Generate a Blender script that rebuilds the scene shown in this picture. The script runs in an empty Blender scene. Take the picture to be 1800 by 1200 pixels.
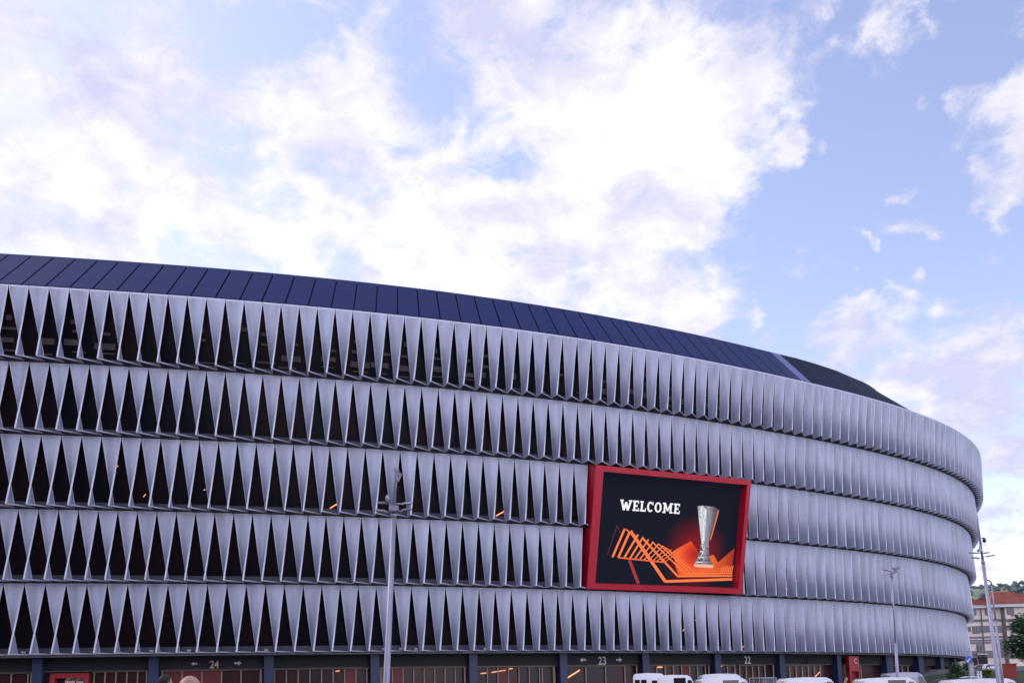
import bpy, bmesh, math, random
import numpy as np
from mathutils import Vector, Matrix
random.seed(7)
C = bpy.context.scene.collection
SC = bpy.context.scene
# ------------------------------------------------------------------ camera
PITCH, ROLL, EYE = 0.1398, 0.0234, 1.6
FPX, PCY = 1650.5, 995.6
cam = bpy.data.cameras.new('camera'); cam.sensor_width = 36.0
cam.lens = FPX/1800*36.0
cam.shift_y = (PCY-600.0)/1800.0
cam.clip_start = 0.1; cam.clip_end = 6000
co = bpy.data.objects.new('camera', cam); C.objects.link(co)
co.matrix_world = Matrix.Translation((0, 0, EYE)) @ Matrix.Rotation(math.pi/2+PITCH, 4, 'X') @ Matrix.Rotation(-ROLL, 4, 'Z')
SC.camera = co
def ray(px, py):
    dx, dy = px-900, py-PCY
    u = dx*math.cos(ROLL)-dy*math.sin(ROLL); v = dx*math.sin(ROLL)+dy*math.cos(ROLL)
    x = u/FPX; yc = -v/FPX
    return Vector((x, math.cos(PITCH)-yc*math.sin(PITCH), math.sin(PITCH)+yc*math.cos(PITCH)))
def at(px, py, Y):
    d = ray(px, py); d = d*(Y/d.y)
    return Vector((d.x, d.y, d.z+EYE))
def proj(x, y, z):
    z -= EYE
    zc = y*math.cos(PITCH)+z*math.sin(PITCH); yc = -y*math.sin(PITCH)+z*math.cos(PITCH)
    u = x/zc*FPX; v = -yc/zc*FPX
    return 900+u*math.cos(ROLL)+v*math.sin(ROLL), PCY-u*math.sin(ROLL)+v*math.cos(ROLL)
# ------------------------------------------------------------------ sky, sun, exposure
SUN_EL, SUN_AZ = math.radians(44), math.radians(-72)      # behind the stadium, left
w = bpy.data.worlds.new('World'); SC.world = w; w.use_nodes = True
nt = w.node_tree; nt.nodes.clear()
def N(t, **k):
    n = nt.nodes.new(t)
    for a, b in k.items(): setattr(n, a, b)
    return n
def put(n, i, v):
    if hasattr(v, 'is_output') or isinstance(v, bpy.types.NodeSocket): nt.links.new(v, n.inputs[i])
    elif v is not None: n.inputs[i].default_value = v
def M(op, a, b=None, c=None, clamp=False):
    n = N('ShaderNodeMath', operation=op); n.use_clamp = clamp
    put(n, 0, a); put(n, 1, b); put(n, 2, c); return n.outputs[0]
tc = N('ShaderNodeTexCoord'); D = tc.outputs['Generated']
sky = N('ShaderNodeTexSky', sky_type='NISHITA'); sky.sun_disc = False
sky.sun_elevation = SUN_EL; sky.sun_rotation = SUN_AZ
sky.air_density = 1.0; sky.dust_density = .7; sky.ozone_density = 1.4
sep = N('ShaderNodeSeparateXYZ'); nt.links.new(D, sep.inputs[0])
den = M('ADD', M('ABSOLUTE', sep.outputs[2]), 0.42)
vd = N('ShaderNodeVectorMath', operation='DIVIDE'); nt.links.new(D, vd.inputs[0])
cb = N('ShaderNodeCombineXYZ'); [nt.links.new(den, cb.inputs[i]) for i in range(3)]
nt.links.new(cb.outputs[0], vd.inputs[1]); Pv = vd.outputs[0]
def noise(scale, detail, rough, off, dist=0.0, lac=2.0):
    mp = N('ShaderNodeMapping'); nt.links.new(Pv, mp.inputs[0]); mp.inputs['Location'].default_value = off
    n = N('ShaderNodeTexNoise'); nt.links.new(mp.outputs[0], n.inputs['Vector'])
    n.inputs['Scale'].default_value = scale; n.inputs['Detail'].default_value = detail
    n.inputs['Roughness'].default_value = rough; n.inputs['Distortion'].default_value = dist
    n.inputs['Lacunarity'].default_value = lac
    return n.outputs['Fac']
wn = N('ShaderNodeTexNoise'); nt.links.new(D, wn.inputs['Vector']); wn.inputs['Scale'].default_value = 13; wn.inputs['Detail'].default_value = 9; wn.inputs['Roughness'].default_value = .62
wsub = N('ShaderNodeVectorMath', operation='SUBTRACT'); nt.links.new(wn.outputs['Color'], wsub.inputs[0]); wsub.inputs[1].default_value = (.5,.5,.5)
wsc = N('ShaderNodeVectorMath', operation='SCALE'); nt.links.new(wsub.outputs[0], wsc.inputs[0]); wsc.inputs['Scale'].default_value = .11
wad = N('ShaderNodeVectorMath', operation='ADD'); nt.links.new(D, wad.inputs[0]); nt.links.new(wsc.outputs[0], wad.inputs[1])
wno = N('ShaderNodeVectorMath', operation='NORMALIZE'); nt.links.new(wad.outputs[0], wno.inputs[0]); DW = wno.outputs[0]
def bumps(lst, start, gain=1.0):
    acc = start
    for px, py, r, amp in lst:
        d = ray(px, py).normalized(); d2 = ray(px+r, py).normalized()
        k = 1.0/max(1e-6, (1-d.dot(d2)))
        dp = N('ShaderNodeVectorMath', operation='DOT_PRODUCT'); nt.links.new(DW, dp.inputs[0]); dp.inputs[1].default_value = d
        e = M('EXPONENT', M('MULTIPLY_ADD', dp.outputs['Value'], k, -k))
        acc = M('MULTIPLY_ADD', e, amp*gain, acc)
    return acc
CLOUD = [  # where the cloud banks and the clear gaps stand in the sky
 (250,420,240,.60),(620,440,200,.52),(60,270,160,.30),(1050,230,200,.60),(950,420,150,.45),(1190,130,130,.62),(1230,300,80,.5),(1330,120,80,.3),
 (640,220,110,.34),(760,250,60,.2),(1130,480,90,.50),(1180,330,90,.4),(230,90,110,.26),(560,160,70,.22),(300,20,110,.2),(900,40,120,.2),
 (1330,160,90,.20),(820,470,120,.25),(1800,200,90,.75),(1790,330,60,.5),(1600,640,120,.42),(1740,660,120,.42),(1450,620,80,.32),(1740,740,120,.4),(1770,850,110,.3),
 (1500,250,170,-.36),(1420,420,150,-.36),(1690,480,110,-.3),(1740,60,110,-.3),(1480,30,110,-.25),(1100,560,50,-.12),
 (470,60,60,-.42),(90,95,40,-.5),(370,190,110,.42),(180,190,120,.35),(120,40,90,.3),(720,110,45,-.15),(800,190,36,-.3),(700,70,70,.28),(1350,230,60,.2),(430,270,45,-.35),(110,395,45,-.45),(300,430,34,-.4),
 (1020,330,36,-.35),(640,130,36,-.3),(560,300,60,-.2)]
PUFF = [(1385,253,22,.36),(1592,350,18,.40),(1628,463,20,.42),(1515,418,20,.40),(1548,425,14,.36),(1640,412,15,.34),(1612,170,30,.36),(1570,190,30,.3),(1560,80,34,.34),(1490,95,26,.30),(1635,50,18,.26),(1685,180,24,.3),(1700,300,24,.3),(1715,350,20,.3),(1765,375,28,.3),
 (1450,250,26,.26),(1540,250,30,.24),(1420,340,26,.22),(1500,560,40,.28),(1570,500,26,.24),(1700,430,24,.26),(1770,470,34,.28),(1640,540,40,.3),(1380,470,26,.24),(1290,490,44,.36),(1250,410,48,.34),(1330,405,34,.28),(1210,560,44,.36),(1315,540,20,.32),(1435,562,20,.3),(1470,5,20,.32),(1495,492,10,.3),(1750,665,26,.2)]
base = M('MULTIPLY_ADD', noise(5.2, 13, .62, (3.1, 1.7, .4), .2), 1.9, -1.0)
base = M('ADD', base, M('MULTIPLY_ADD', noise(15.0, 12, .62, (7.3, 2.2, 5.0), .4), 1.7, -.85))
zf = M('MULTIPLY', M('SUBTRACT', 0.0, sep.outputs[1], clamp=True), .55)          # extra unseen cloud added behind the camera for more front light
dens = bumps(PUFF, bumps(CLOUD, M("ADD", M("ADD", base, zf), .10), .72), 1.25)
mr = N('ShaderNodeMapRange', interpolation_type='SMOOTHSTEP'); nt.links.new(dens, mr.inputs[0])
mr.inputs[1].default_value = -.04; mr.inputs[2].default_value = .50
alpha = M('MULTIPLY', mr.outputs[0], .97)
SHADE = [(240,380,300,.5),(700,450,300,.45),(1050,250,260,.4),(230,95,60,.4),(640,210,80,.35),(1180,130,120,.3),(1120,480,90,.35),(60,250,100,.25),
 (170,150,110,-.45),(360,170,100,-.45),(420,330,70,-.2),(760,90,130,-.35),(920,140,70,-.25),(150,20,120,-.2),(20,420,60,-.3),(1350,190,80,-.1),
 (1740,760,150,-.15),(1790,250,90,.2),(1600,600,100,.15)]
sh = bumps(SHADE, M('MULTIPLY_ADD', noise(7.0, 12, .62, (1.3, 8.2, 2.0), .3), 2.2, -.98), .62)
sh = M('ADD', sh, M('MULTIPLY', dens, .40))
sh = M('ADD', sh, M('MULTIPLY_ADD', noise(16.0, 10, .6, (4.3, 1.2, 7.0), .5), 1.6, -.80))
cr = N('ShaderNodeValToRGB'); nt.links.new(sh, cr.inputs[0])
cr.color_ramp.elements[0].position = 0.0; cr.color_ramp.elements[0].color = (.66, .67, .90, 1)
cr.color_ramp.elements[1].position = .80; cr.color_ramp.elements[1].color = (1, .99, 1, 1)
e = cr.color_ramp.elements.new(.35); e.color = (.80, .79, .93, 1)
bgs = N('ShaderNodeBackground'); bgs.inputs[1].default_value = .15
tint = N('ShaderNodeMix', data_type='RGBA', blend_type='MULTIPLY'); tint.inputs[0].default_value = 1
nt.links.new(sky.outputs[0], tint.inputs[6]); tint.inputs[7].default_value = (2.40, 1.88, 1.82, 1)
nt.links.new(tint.outputs[2], bgs.inputs[0])
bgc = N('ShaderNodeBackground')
lit = M('ADD', M('MULTIPLY', sep.outputs[1], -.62), M('MULTIPLY', sep.outputs[0], .42), clamp=True)   # cloud strength boosted behind and right of camera, added to light the facade
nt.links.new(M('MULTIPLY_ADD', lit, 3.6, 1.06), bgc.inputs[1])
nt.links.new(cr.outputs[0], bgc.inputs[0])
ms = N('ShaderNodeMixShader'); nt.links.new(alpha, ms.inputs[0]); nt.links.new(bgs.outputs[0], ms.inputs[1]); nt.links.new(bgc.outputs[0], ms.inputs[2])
wo = N('ShaderNodeOutputWorld'); nt.links.new(ms.outputs[0], wo.inputs[0])
sun = bpy.data.lights.new('sun', 'SUN'); sun.energy = 1.2; sun.angle = math.radians(12); sun.color = (1, .93, .84)
so = bpy.data.objects.new('sun', sun); C.objects.link(so)
sd = Vector((math.sin(SUN_AZ)*math.cos(SUN_EL), math.cos(SUN_AZ)*math.cos(SUN_EL), math.sin(SUN_EL)))
so.rotation_euler = sd.to_track_quat('Z', 'Y').to_euler()
SC.view_settings.view_transform = 'Standard'; SC.view_settings.look = 'None'
SC.view_settings.exposure = 0.0; SC.view_settings.gamma = 1.0
# ------------------------------------------------------------------ materials
def mat(name, col, rough=.6, metal=0.0, spec=.5, noise_amt=0.0, nscale=4.0, emit=None, estr=0.0, bump=None, coat=0, trans=0):
    m = bpy.data.materials.new(name); m.use_nodes = True; t = m.node_tree; b = t.nodes['Principled BSDF']
    b.inputs['Base Color'].default_value = (*col, 1); b.inputs['Roughness'].default_value = rough
    b.inputs['Metallic'].default_value = metal; b.inputs['Specular IOR Level'].default_value = spec
    if coat: b.inputs['Coat Weight'].default_value = coat
    if emit: b.inputs['Emission Color'].default_value = (*emit, 1); b.inputs['Emission Strength'].default_value = estr
    g = t.nodes.new('ShaderNodeTexCoord')
    if noise_amt:
        n = t.nodes.new('ShaderNodeTexNoise'); n.inputs['Scale'].default_value = nscale; n.inputs['Detail'].default_value = 7
        t.links.new(g.outputs['Object'], n.inputs['Vector'])
        r = t.nodes.new('ShaderNodeMapRange'); r.inputs[1].default_value = .25; r.inputs[2].default_value = .75
        r.inputs[3].default_value = 1-noise_amt; r.inputs[4].default_value = 1+noise_amt
        t.links.new(n.outputs['Fac'], r.inputs[0])
        x = t.nodes.new('ShaderNodeVectorMath'); x.operation = 'SCALE'; x.inputs[0].default_value = col
        t.links.new(r.outputs[0], x.inputs['Scale']); t.links.new(x.outputs[0], b.inputs['Base Color'])
        r2 = t.nodes.new('ShaderNodeMapRange'); r2.inputs[3].default_value = max(.03, rough-.1); r2.inputs[4].default_value = min(1, rough+.1)
        t.links.new(n.outputs['Fac'], r2.inputs[0]); t.links.new(r2.outputs[0], b.inputs['Roughness'])
    if bump:
        kind, sc, st = bump
        bp = t.nodes.new('ShaderNodeBump'); bp.inputs['Strength'].default_value = st; bp.inputs['Distance'].default_value = .02
        if kind == 'noise':
            n2 = t.nodes.new('ShaderNodeTexNoise'); n2.inputs['Scale'].default_value = sc; n2.inputs['Detail'].default_value = 6
            t.links.new(g.outputs['Object'], n2.inputs['Vector']); t.links.new(n2.outputs['Fac'], bp.inputs['Height'])
        else:
            n2 = t.nodes.new('ShaderNodeTexWave'); n2.bands_direction = kind; n2.inputs['Scale'].default_value = sc
            t.links.new(g.outputs['UV'], n2.inputs['Vector']); t.links.new(n2.outputs['Fac'], bp.inputs['Height'])
        t.links.new(bp.outputs[0], b.inputs['Normal'])
    return m
MT = dict(
 fin=mat('fin_panel', (.475,.495,.635), .42, .12, .5, .30, .7, bump=('X', 5.0, .25)),
 edge=mat('fin_edge', (.50,.51,.63), .5, .05, .4, .05, 2),
 ledge=mat('ledge_bar', (.27,.27,.36), .5, .05, .4, .1, 2),
 navyband=mat('slab_band', (.012,.014,.036), .5, 0, .4, .15, 1),
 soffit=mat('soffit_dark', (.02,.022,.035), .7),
 roof=mat('roof_blue', (.008,.014,.072), .45, .05, .10, .14, .35, bump=('Y', 2.6, .08)),
 rooflight=mat('roof_pale', (.10,.11,.25), .45, .2, .4, .05, 1),
 roofdark=mat('roof_navy', (.007,.010,.026), .6, 0, .1, .1, .5),
 trim=mat('ridge_trim', (.06,.055,.07), .5),
 navy=mat('column_paint', (.014,.023,.070), .45, 0, .4, .15, .8),
 fascia=mat('fascia_dark', (.014,.014,.022), .6, 0, .2, .15, .8),
 mull=mat('mullion_tan', (.27,.20,.165), .5, .2, .4, .1, 2),
 red=mat('red_panel', (.25,.007,.018), .4, 0, .5, .06, 1),
 reddk=mat('red_backing', (.10,.006,.010), .5, 0, .4, .2, 1),
 white=mat('white_paint', (.58,.59,.66), .25, 0, .5, .02, 1, coat=.4),
 grey=mat('grey_paint', (.28,.29,.36), .3, .2, .5, .03, 1, coat=.3),
 silver=mat('pole_galvanised', (.26,.26,.36), .45, .3, .5, .08, 3),
 tyre=mat('tyre_rubber', (.02,.02,.02), .85), rim=mat('rim_alloy', (.4,.4,.42), .35, .8),
 cglass=mat('car_glass', (.012,.014,.022), .08, 0, .6), lamp=mat('headlamp_lens', (.7,.72,.75), .15),
 tail=mat('tail_lamp', (.4,.01,.01), .3), black=mat('black_plastic', (.015,.015,.018), .5),
 orange=mat('orange_light', (.9,.4,.2), .5, emit=(1, .36, .14), estr=1.1),
 concrete=mat('concrete', (.22,.21,.22), .85, 0, .3, .2, .6), paving=mat('paving', (.16,.155,.16), .85, 0, .3, .2, .4, bump=('noise', 8, .2)),
 asphalt=mat('asphalt', (.05,.05,.055), .9, 0, .3, .25, .5, bump=('noise', 20, .3)),
 inner=mat('inner_concrete', (.055,.042,.045), .8, 0, .3, .25, .5),
 skin=mat('skin', (.45,.25,.19), .55, 0, .4, .06, 20), hair=mat('hair_dark', (.02,.016,.014), .7, 0, .3, .3, 60),
 leaf=mat('leaf', (.045,.115,.045), .6, 0, .3, .35, 1.2), leafy=mat('leaf_yellow', (.16,.19,.035), .6, 0, .3, .3, 2),
 bark=mat('bark', (.08,.06,.045), .9, 0, .2, .3, 6),
 screenred=mat('screen_frame_red', (.40,.008,.028), .38, 0, .5, .06, .5),
 number=mat('number_plate_metal', (.42,.40,.44), .5), numbertan=mat('number_tan', (.45,.30,.22), .5),
 bluesign=mat('sign_blue', (.03,.08,.45), .4), steel=mat('barrier_steel', (.35,.35,.42), .4, .5),
)
def glassmat(name, cols, rough=.12, spec=.35):
    """dark facade glass, tone wandering from bay to bay"""
    m = mat(name, cols[0], rough, 0, spec); t = m.node_tree; b = t.nodes['Principled BSDF']
    g = t.nodes['Texture Coordinate']
    mp = t.nodes.new('ShaderNodeMapping'); mp.inputs['Scale'].default_value = (.22, .22, .05)
    n = t.nodes.new('ShaderNodeTexNoise'); n.inputs['Scale'].default_value = 1; n.inputs['Detail'].default_value = 4
    t.links.new(g.outputs['Object'], mp.inputs[0]); t.links.new(mp.outputs[0], n.inputs['Vector'])
    r = t.nodes.new('ShaderNodeValToRGB'); r.color_ramp.elements[0].position = .38; r.color_ramp.elements[1].position = .62
    r.color_ramp.elements[0].color = (*cols[0], 1); r.color_ramp.elements[1].color = (*cols[1], 1)
    t.links.new(n.outputs['Fac'], r.inputs[0]); t.links.new(r.outputs[0], b.inputs['Base Color'])
    return m
MT['glass'] = glassmat('facade_glass', [(.004,.005,.009), (.010,.006,.008)], .3, .06)
MT['glassred'] = glassmat('entrance_glass', [(.020,.015,.020), (.040,.012,.016)], .25, .25)
for _k in ('fin', 'edge'):
    _t = MT[_k].node_tree; _g = _t.nodes.new('ShaderNodeNewGeometry'); _n = _t.nodes['Noise Texture']; _m = _t.nodes.new('ShaderNodeMapping'); _m.inputs['Scale'].default_value = (1.6, 1.6, .16)
    _t.links.new(_g.outputs['Position'], _m.inputs[0]); _t.links.new(_m.outputs[0], _n.inputs['Vector']); _n.inputs['Scale'].default_value = 1.0; _n.inputs['Detail'].default_value = 9
_t = MT['fin'].node_tree; _b = _t.nodes['Principled BSDF']; _tr = _t.nodes.new('ShaderNodeBsdfTranslucent'); _tr.inputs[0].default_value = (.58,.62,.84,1)
_mx = _t.nodes.new('ShaderNodeMixShader'); _mx.inputs[0].default_value = .36
_t.links.new(_b.outputs[0], _mx.inputs[1]); _t.links.new(_tr.outputs[0], _mx.inputs[2]); _t.links.new(_mx.outputs[0], _t.nodes['Material Output'].inputs[0])
# ------------------------------------------------------------------ helpers
def obj(name, bm, ms, parent=None, smooth=False, kind=None):
    if isinstance(bm, bmesh.types.BMesh):
        bmesh.ops.recalc_face_normals(bm, faces=bm.faces) if not getattr(obj, 'keep', False) else None
        me = bpy.data.meshes.new(name); bm.to_mesh(me); bm.free()
    else: me = bm
    if not isinstance(ms, (list, tuple)): ms = [ms]
    if len(me.materials) == 0:
        for m in ms: me.materials.append(m)
    if smooth:
        for p in me.polygons: p.use_smooth = True
    o = bpy.data.objects.new(name, me); C.objects.link(o)
    if parent is not None: o.parent = parent
    if kind: o['kind'] = kind
    return o
def thing(name, label, cat, loc=(0,0,0), rz=0, group=None):
    o = bpy.data.objects.new(name, None); C.objects.link(o); o.location = loc; o.rotation_euler = (0,0,rz)
    o.empty_display_size = .3
    o['label'] = label; o['category'] = cat
    if group: o['group'] = group
    return o
def tag(o, label, cat, group=None):
    o['label'] = label; o['category'] = cat
    if group: o['group'] = group
    return o
def dup(root, loc, rz, label, group=None):
    r = root.copy(); C.objects.link(r); r.location = loc; r.rotation_euler = (0,0,rz); r['label'] = label
    if group: r['group'] = group
    for ch in list(root.children):
        c = ch.copy(); C.objects.link(c); c.parent = r
        for g in list(ch.children):
            d = g.copy(); C.objects.link(d); d.parent = c
    return r
def box(bm, c, s, R=None, mi=0):
    v = []
    for dx in (-.5,.5):
        for dy in (-.5,.5):
            for dz in (-.5,.5):
                p = Vector((dx*s[0], dy*s[1], dz*s[2]))
                if R is not None: p = R @ p
                v.append(bm.verts.new(p+Vector(c)))
    for f in ((0,1,3,2),(4,6,7,5),(0,4,5,1),(2,3,7,6),(0,2,6,4),(1,5,7,3)):
        q = bm.faces.new([v[i] for i in f]); q.material_index = mi
def bar(bm, a, b, wx, wy, up=None, mi=0):
    """square bar from a to b"""
    a, b = Vector(a), Vector(b); d = (b-a).normalized()
    u = Vector(up) if up is not None else (Vector((0,0,1)) if abs(d.z) < .9 else Vector((0,1,0)))
    x = d.cross(u).normalized(); y = x.cross(d).normalized()
    v = [bm.verts.new(p+x*sx*wx/2+y*sy*wy/2) for p in (a, b) for sx, sy in ((-1,-1),(1,-1),(1,1),(-1,1))]
    for f in ((0,1,2,3),(7,6,5,4),(0,4,5,1),(1,5,6,2),(2,6,7,3),(3,7,4,0)):
        q = bm.faces.new([v[i] for i in f]); q.material_index = mi
def tube(bm, pts, rad, n=10, mi=0, cap=True):
    rings = []
    for i, p in enumerate(pts):
        p = Vector(p); d = (Vector(pts[min(i+1, len(pts)-1)])-Vector(pts[max(i-1, 0)])).normalized()
        u = Vector((0,0,1)) if abs(d.z) < .95 else Vector((0,1,0))
        x = d.cross(u).normalized(); y = x.cross(d)
        r = rad[i] if isinstance(rad, (list, tuple)) else rad
        rings.append([bm.verts.new(p+(x*math.cos(t)+y*math.sin(t))*r) for t in [2*math.pi*k/n for k in range(n)]])
    for A, B in zip(rings, rings[1:]):
        for k in range(n):
            q = bm.faces.new((A[k], A[(k+1)%n], B[(k+1)%n], B[k])); q.material_index = mi; q.smooth = True
    if cap:
        for R in (rings[0], rings[-1]):
            q = bm.faces.new(R); q.material_index = mi
def ball(bm, c, r, sub=2, mi=0):
    M_ = Matrix.Translation(c) @ Matrix.Diagonal((*((r,)*3 if not isinstance(r, (tuple, list)) else r), 1))
    g = bmesh.ops.create_icosphere(bm, subdivisions=sub, radius=1, matrix=M_)
    for v in g['verts']:
        for f in v.link_faces: f.material_index = mi; f.smooth = True
def extrude_poly(bm, pts, y0, y1, mi=0):
    """polygon in local x,z extruded along y"""
    A = [bm.verts.new((x, y0, z)) for x, z in pts]; B = [bm.verts.new((x, y1, z)) for x, z in pts]
    fs = [bm.faces.new(A), bm.faces.new(B[::-1])]
    for i in range(len(pts)):
        j = (i+1) % len(pts); fs.append(bm.faces.new((A[j], A[i], B[i], B[j])))
    for f in fs: f.material_index = mi
# ------------------------------------------------------------------ stadium plan (base curve, s in metres)
KN = [.002702,.004946,.006606,.003078,.008468,.016164,.006024,.006324,.006498]
SMIN, SMAX, DS = -20.0, 190.0, .25
sv = np.arange(0, SMAX+DS/2, DS); kv = np.interp(sv, np.linspace(0, 190, 9), KN)
thv = .1991+np.concatenate([[0], np.cumsum((kv[1:]+kv[:-1])/2*DS)])
xv = -39.65+np.concatenate([[0], np.cumsum((np.cos(thv)[1:]+np.cos(thv)[:-1])/2*DS)])
yv = 74.70+np.concatenate([[0], np.cumsum((np.sin(thv)[1:]+np.sin(thv)[:-1])/2*DS)])
sb = np.arange(-DS, SMIN-DS/2, -DS); tb = .1991+KN[0]*sb
xb = -39.65-np.cumsum(np.cos(tb)*DS); yb = 74.70-np.cumsum(np.sin(tb)*DS)
sv = np.concatenate([sb[::-1], sv]); thv = np.concatenate([tb[::-1], thv]); xv = np.concatenate([xb[::-1], xv]); yv = np.concatenate([yb[::-1], yv])
kv = np.concatenate([0*sb+KN[0], kv])
OFF = [-1.302,-.568,.232,1.130,2.113,3.482]
HZ = [5.871,11.78,17.724,23.684,29.423,35.241]
def cur(s, off=0.0, z=0.0, t=0.0):
    th = float(np.interp(s, sv, thv)); x = float(np.interp(s, sv, xv)); y = float(np.interp(s, sv, yv))
    return Vector((x+math.sin(th)*off+math.cos(th)*t, y-math.cos(th)*off+math.sin(th)*t, z))
def frame(s):
    th = float(np.interp(s, sv, thv)); return Vector((math.cos(th), math.sin(th), 0)), Vector((math.sin(th), -math.cos(th), 0)), th
IDX = {5:([2,6,12,18,24,30,36,42,48,54,61],[2.22,8.2,17.15,26.07,35.0,43.98,53.04,62.2,71.43,80.64,91.16]),
 4:([2,6,12,18,24,30,36,42,48,54,55],[2.14,8.16,17.22,26.28,35.35,44.46,53.65,62.96,72.34,81.72,83.27]),
 3:([2,6,12,18,24,30,36,42,48,54,56],[3.03,9.12,18.28,27.48,36.71,45.92,55.08,64.2,73.36,82.8,86.07]),
 2:([2,6,12,18,24,30,36,42,48,54,56],[2.84,8.87,18.05,27.27,36.47,45.64,54.81,64.03,73.38,82.92,86.15]),
 1:([2,6,12,18,24,30,36,42,48,54,55],[1.89,8.18,17.63,27.1,36.61,46.16,55.77,65.41,75.06,84.68,86.28])}
def gap(k, i):
    ii, ss = IDX[k]
    if i < ii[0]: return ss[0]+(i-ii[0])*(ss[1]-ss[0])/(ii[1]-ii[0])
    if i > ii[-1]: return ss[-1]+(i-ii[-1])*1.54
    return float(np.interp(i, ii, ss))
SA, SB = -15.0, 165.0
stad = thing('stadium', 'huge curved stadium clad in five tiers of twisted silver fins under a blue metal roof', 'stadium', tuple(cur(30, 0, 0)))
ORG = Vector(stad.location)
def sobj(name, bm, m, smooth=False, kind=None, par=None):
    for v in bm.verts: v.co -= ORG
    return obj(name, bm, m, par or stad, smooth, kind)
def strip(bm, lines, s0, s1, step=.75, mi=0, close=False):
    """ruled surface: lines = [(off,z),...] swept along the curve; thickness by closing the loop"""
    n = max(2, int((s1-s0)/step)); prev = None
    for i in range(n+1):
        s = s0+(s1-s0)*i/n
        r = [bm.verts.new(cur(s, o, z)) for o, z in lines]
        if prev:
            m = len(lines)
            for j in range(m if close else m-1):
                f = bm.faces.new((prev[j], prev[(j+1)%m], r[(j+1)%m], r[j])); f.material_index = mi
        elif close: bm.faces.new(r)
        prev = r
    if close: bm.faces.new(prev[::-1])
# ------------------------------------------------------------------ glazing, slab bands, ledges
SCR_S, SCR_L, SCR_R = 58.98, -10.0, 8.55
GAPW, PROT = .10, 1.15
def lip(s):
    '''sideways place of the back and front corner of a fin's foot: the fins turn a little along the wall'''
    q = max(0.0, min(1.0, 1-(s+1)/19.0))
    return .13+.17*q, .08-.08*q
for k in range(1, 6):
    zt, zb, ot, ob = HZ[k], HZ[k-1], OFF[k], OFF[k-1]
    bm = bmesh.new(); strip(bm, [(ot-.55, zt-.02), (ob-.40, zb+.05), (ob-.60, zb+.05), (ot-.75, zt-.02)], SA, SB, 1.0, close=True)
    sobj('curtain_wall', bm, MT['glass'])
    bm = bmesh.new(); strip(bm, [(ob-.30, zb+.72), (ob-.12, zb+.10), (ob-.45, zb+.10), (ob-.52, zb+.72)], SA, SB, 1.0, close=True)
    sobj('slab_band', bm, MT['navyband'])
    if k < 5 or 1:
        bm = bmesh.new(); strip(bm, [(ot+.02, zt+.10), (ot+.02, zt-.04), (ot-.75, zt-.04), (ot-.75, zt+.10)], SA, SB, 1.0, close=True)
        sobj('ring_beam', bm, MT['soffit'])
    # zigzag ledge: dark soffit triangles and a pale edge bar from fin to fin
    bm = bmesh.new(); bm2 = bmesh.new(); i = -9; z = zb+.13
    while True:
        s0, s1 = gap(k, i), gap(k, i+1); sc = (s0+s1)/2; sn = (s1+gap(k, i+2))/2
        if sc > SB-3: break
        i += 1
        if sc < SA+1: continue
        if k in (2, 3) and SCR_S+SCR_L-.3 < sc < SCR_S+SCR_R-.2: continue
        bm_ = bm2 if (k in (2, 3) and sc > SCR_S) else bm
        B0, A0, B1 = cur(sc, ob+.08, z, lip(sc)[0]), cur(sc, ob+.08+PROT, z, lip(sc)[1]), cur(sn, ob+.08, z, lip(sn)[0])
        v = [bm_.verts.new(p) for p in (B0, A0, B1, B0+Vector((0,0,.05)), A0+Vector((0,0,.05)), B1+Vector((0,0,.05)))]
        bm_.faces.new(v[:3]); bm_.faces.new(v[3:][::-1])
        for a, b in ((0,1),(1,2),(2,0)): bm_.faces.new((v[a], v[b], v[b+3], v[a+3]))
        bar(bm_, A0.lerp(B1, .04)+Vector((0,0,.05)), B1+Vector((0,0,.03)), .06, .11, mi=1)
    sobj('soffit_ledge', bm, [MT['soffit'], MT['ledge']])
    if k in (2, 3): sobj('soffit_ledge', bm2, [MT['soffit'], MT['ledge']])
# lowest rail under tier one
bm = bmesh.new(); strip(bm, [(OFF[0]+.06, HZ[0]+.14), (OFF[0]+.06, HZ[0]-.02), (OFF[0]-.1, HZ[0]-.02), (OFF[0]-.1, HZ[0]+.14)], SA, SB, 1.0, close=True)
sobj('base_rail', bm, MT['ledge'])
bm = bmesh.new(); strip(bm, [(OFF[5]+.10, HZ[5]+.06), (OFF[5]+.10, HZ[5]+.0), (OFF[5]-.6, HZ[5]+.0), (OFF[5]-.6, HZ[5]+.06)], SA, SB, 1.0, close=True)
sobj('top_rail', bm, MT['edge'])
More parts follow.
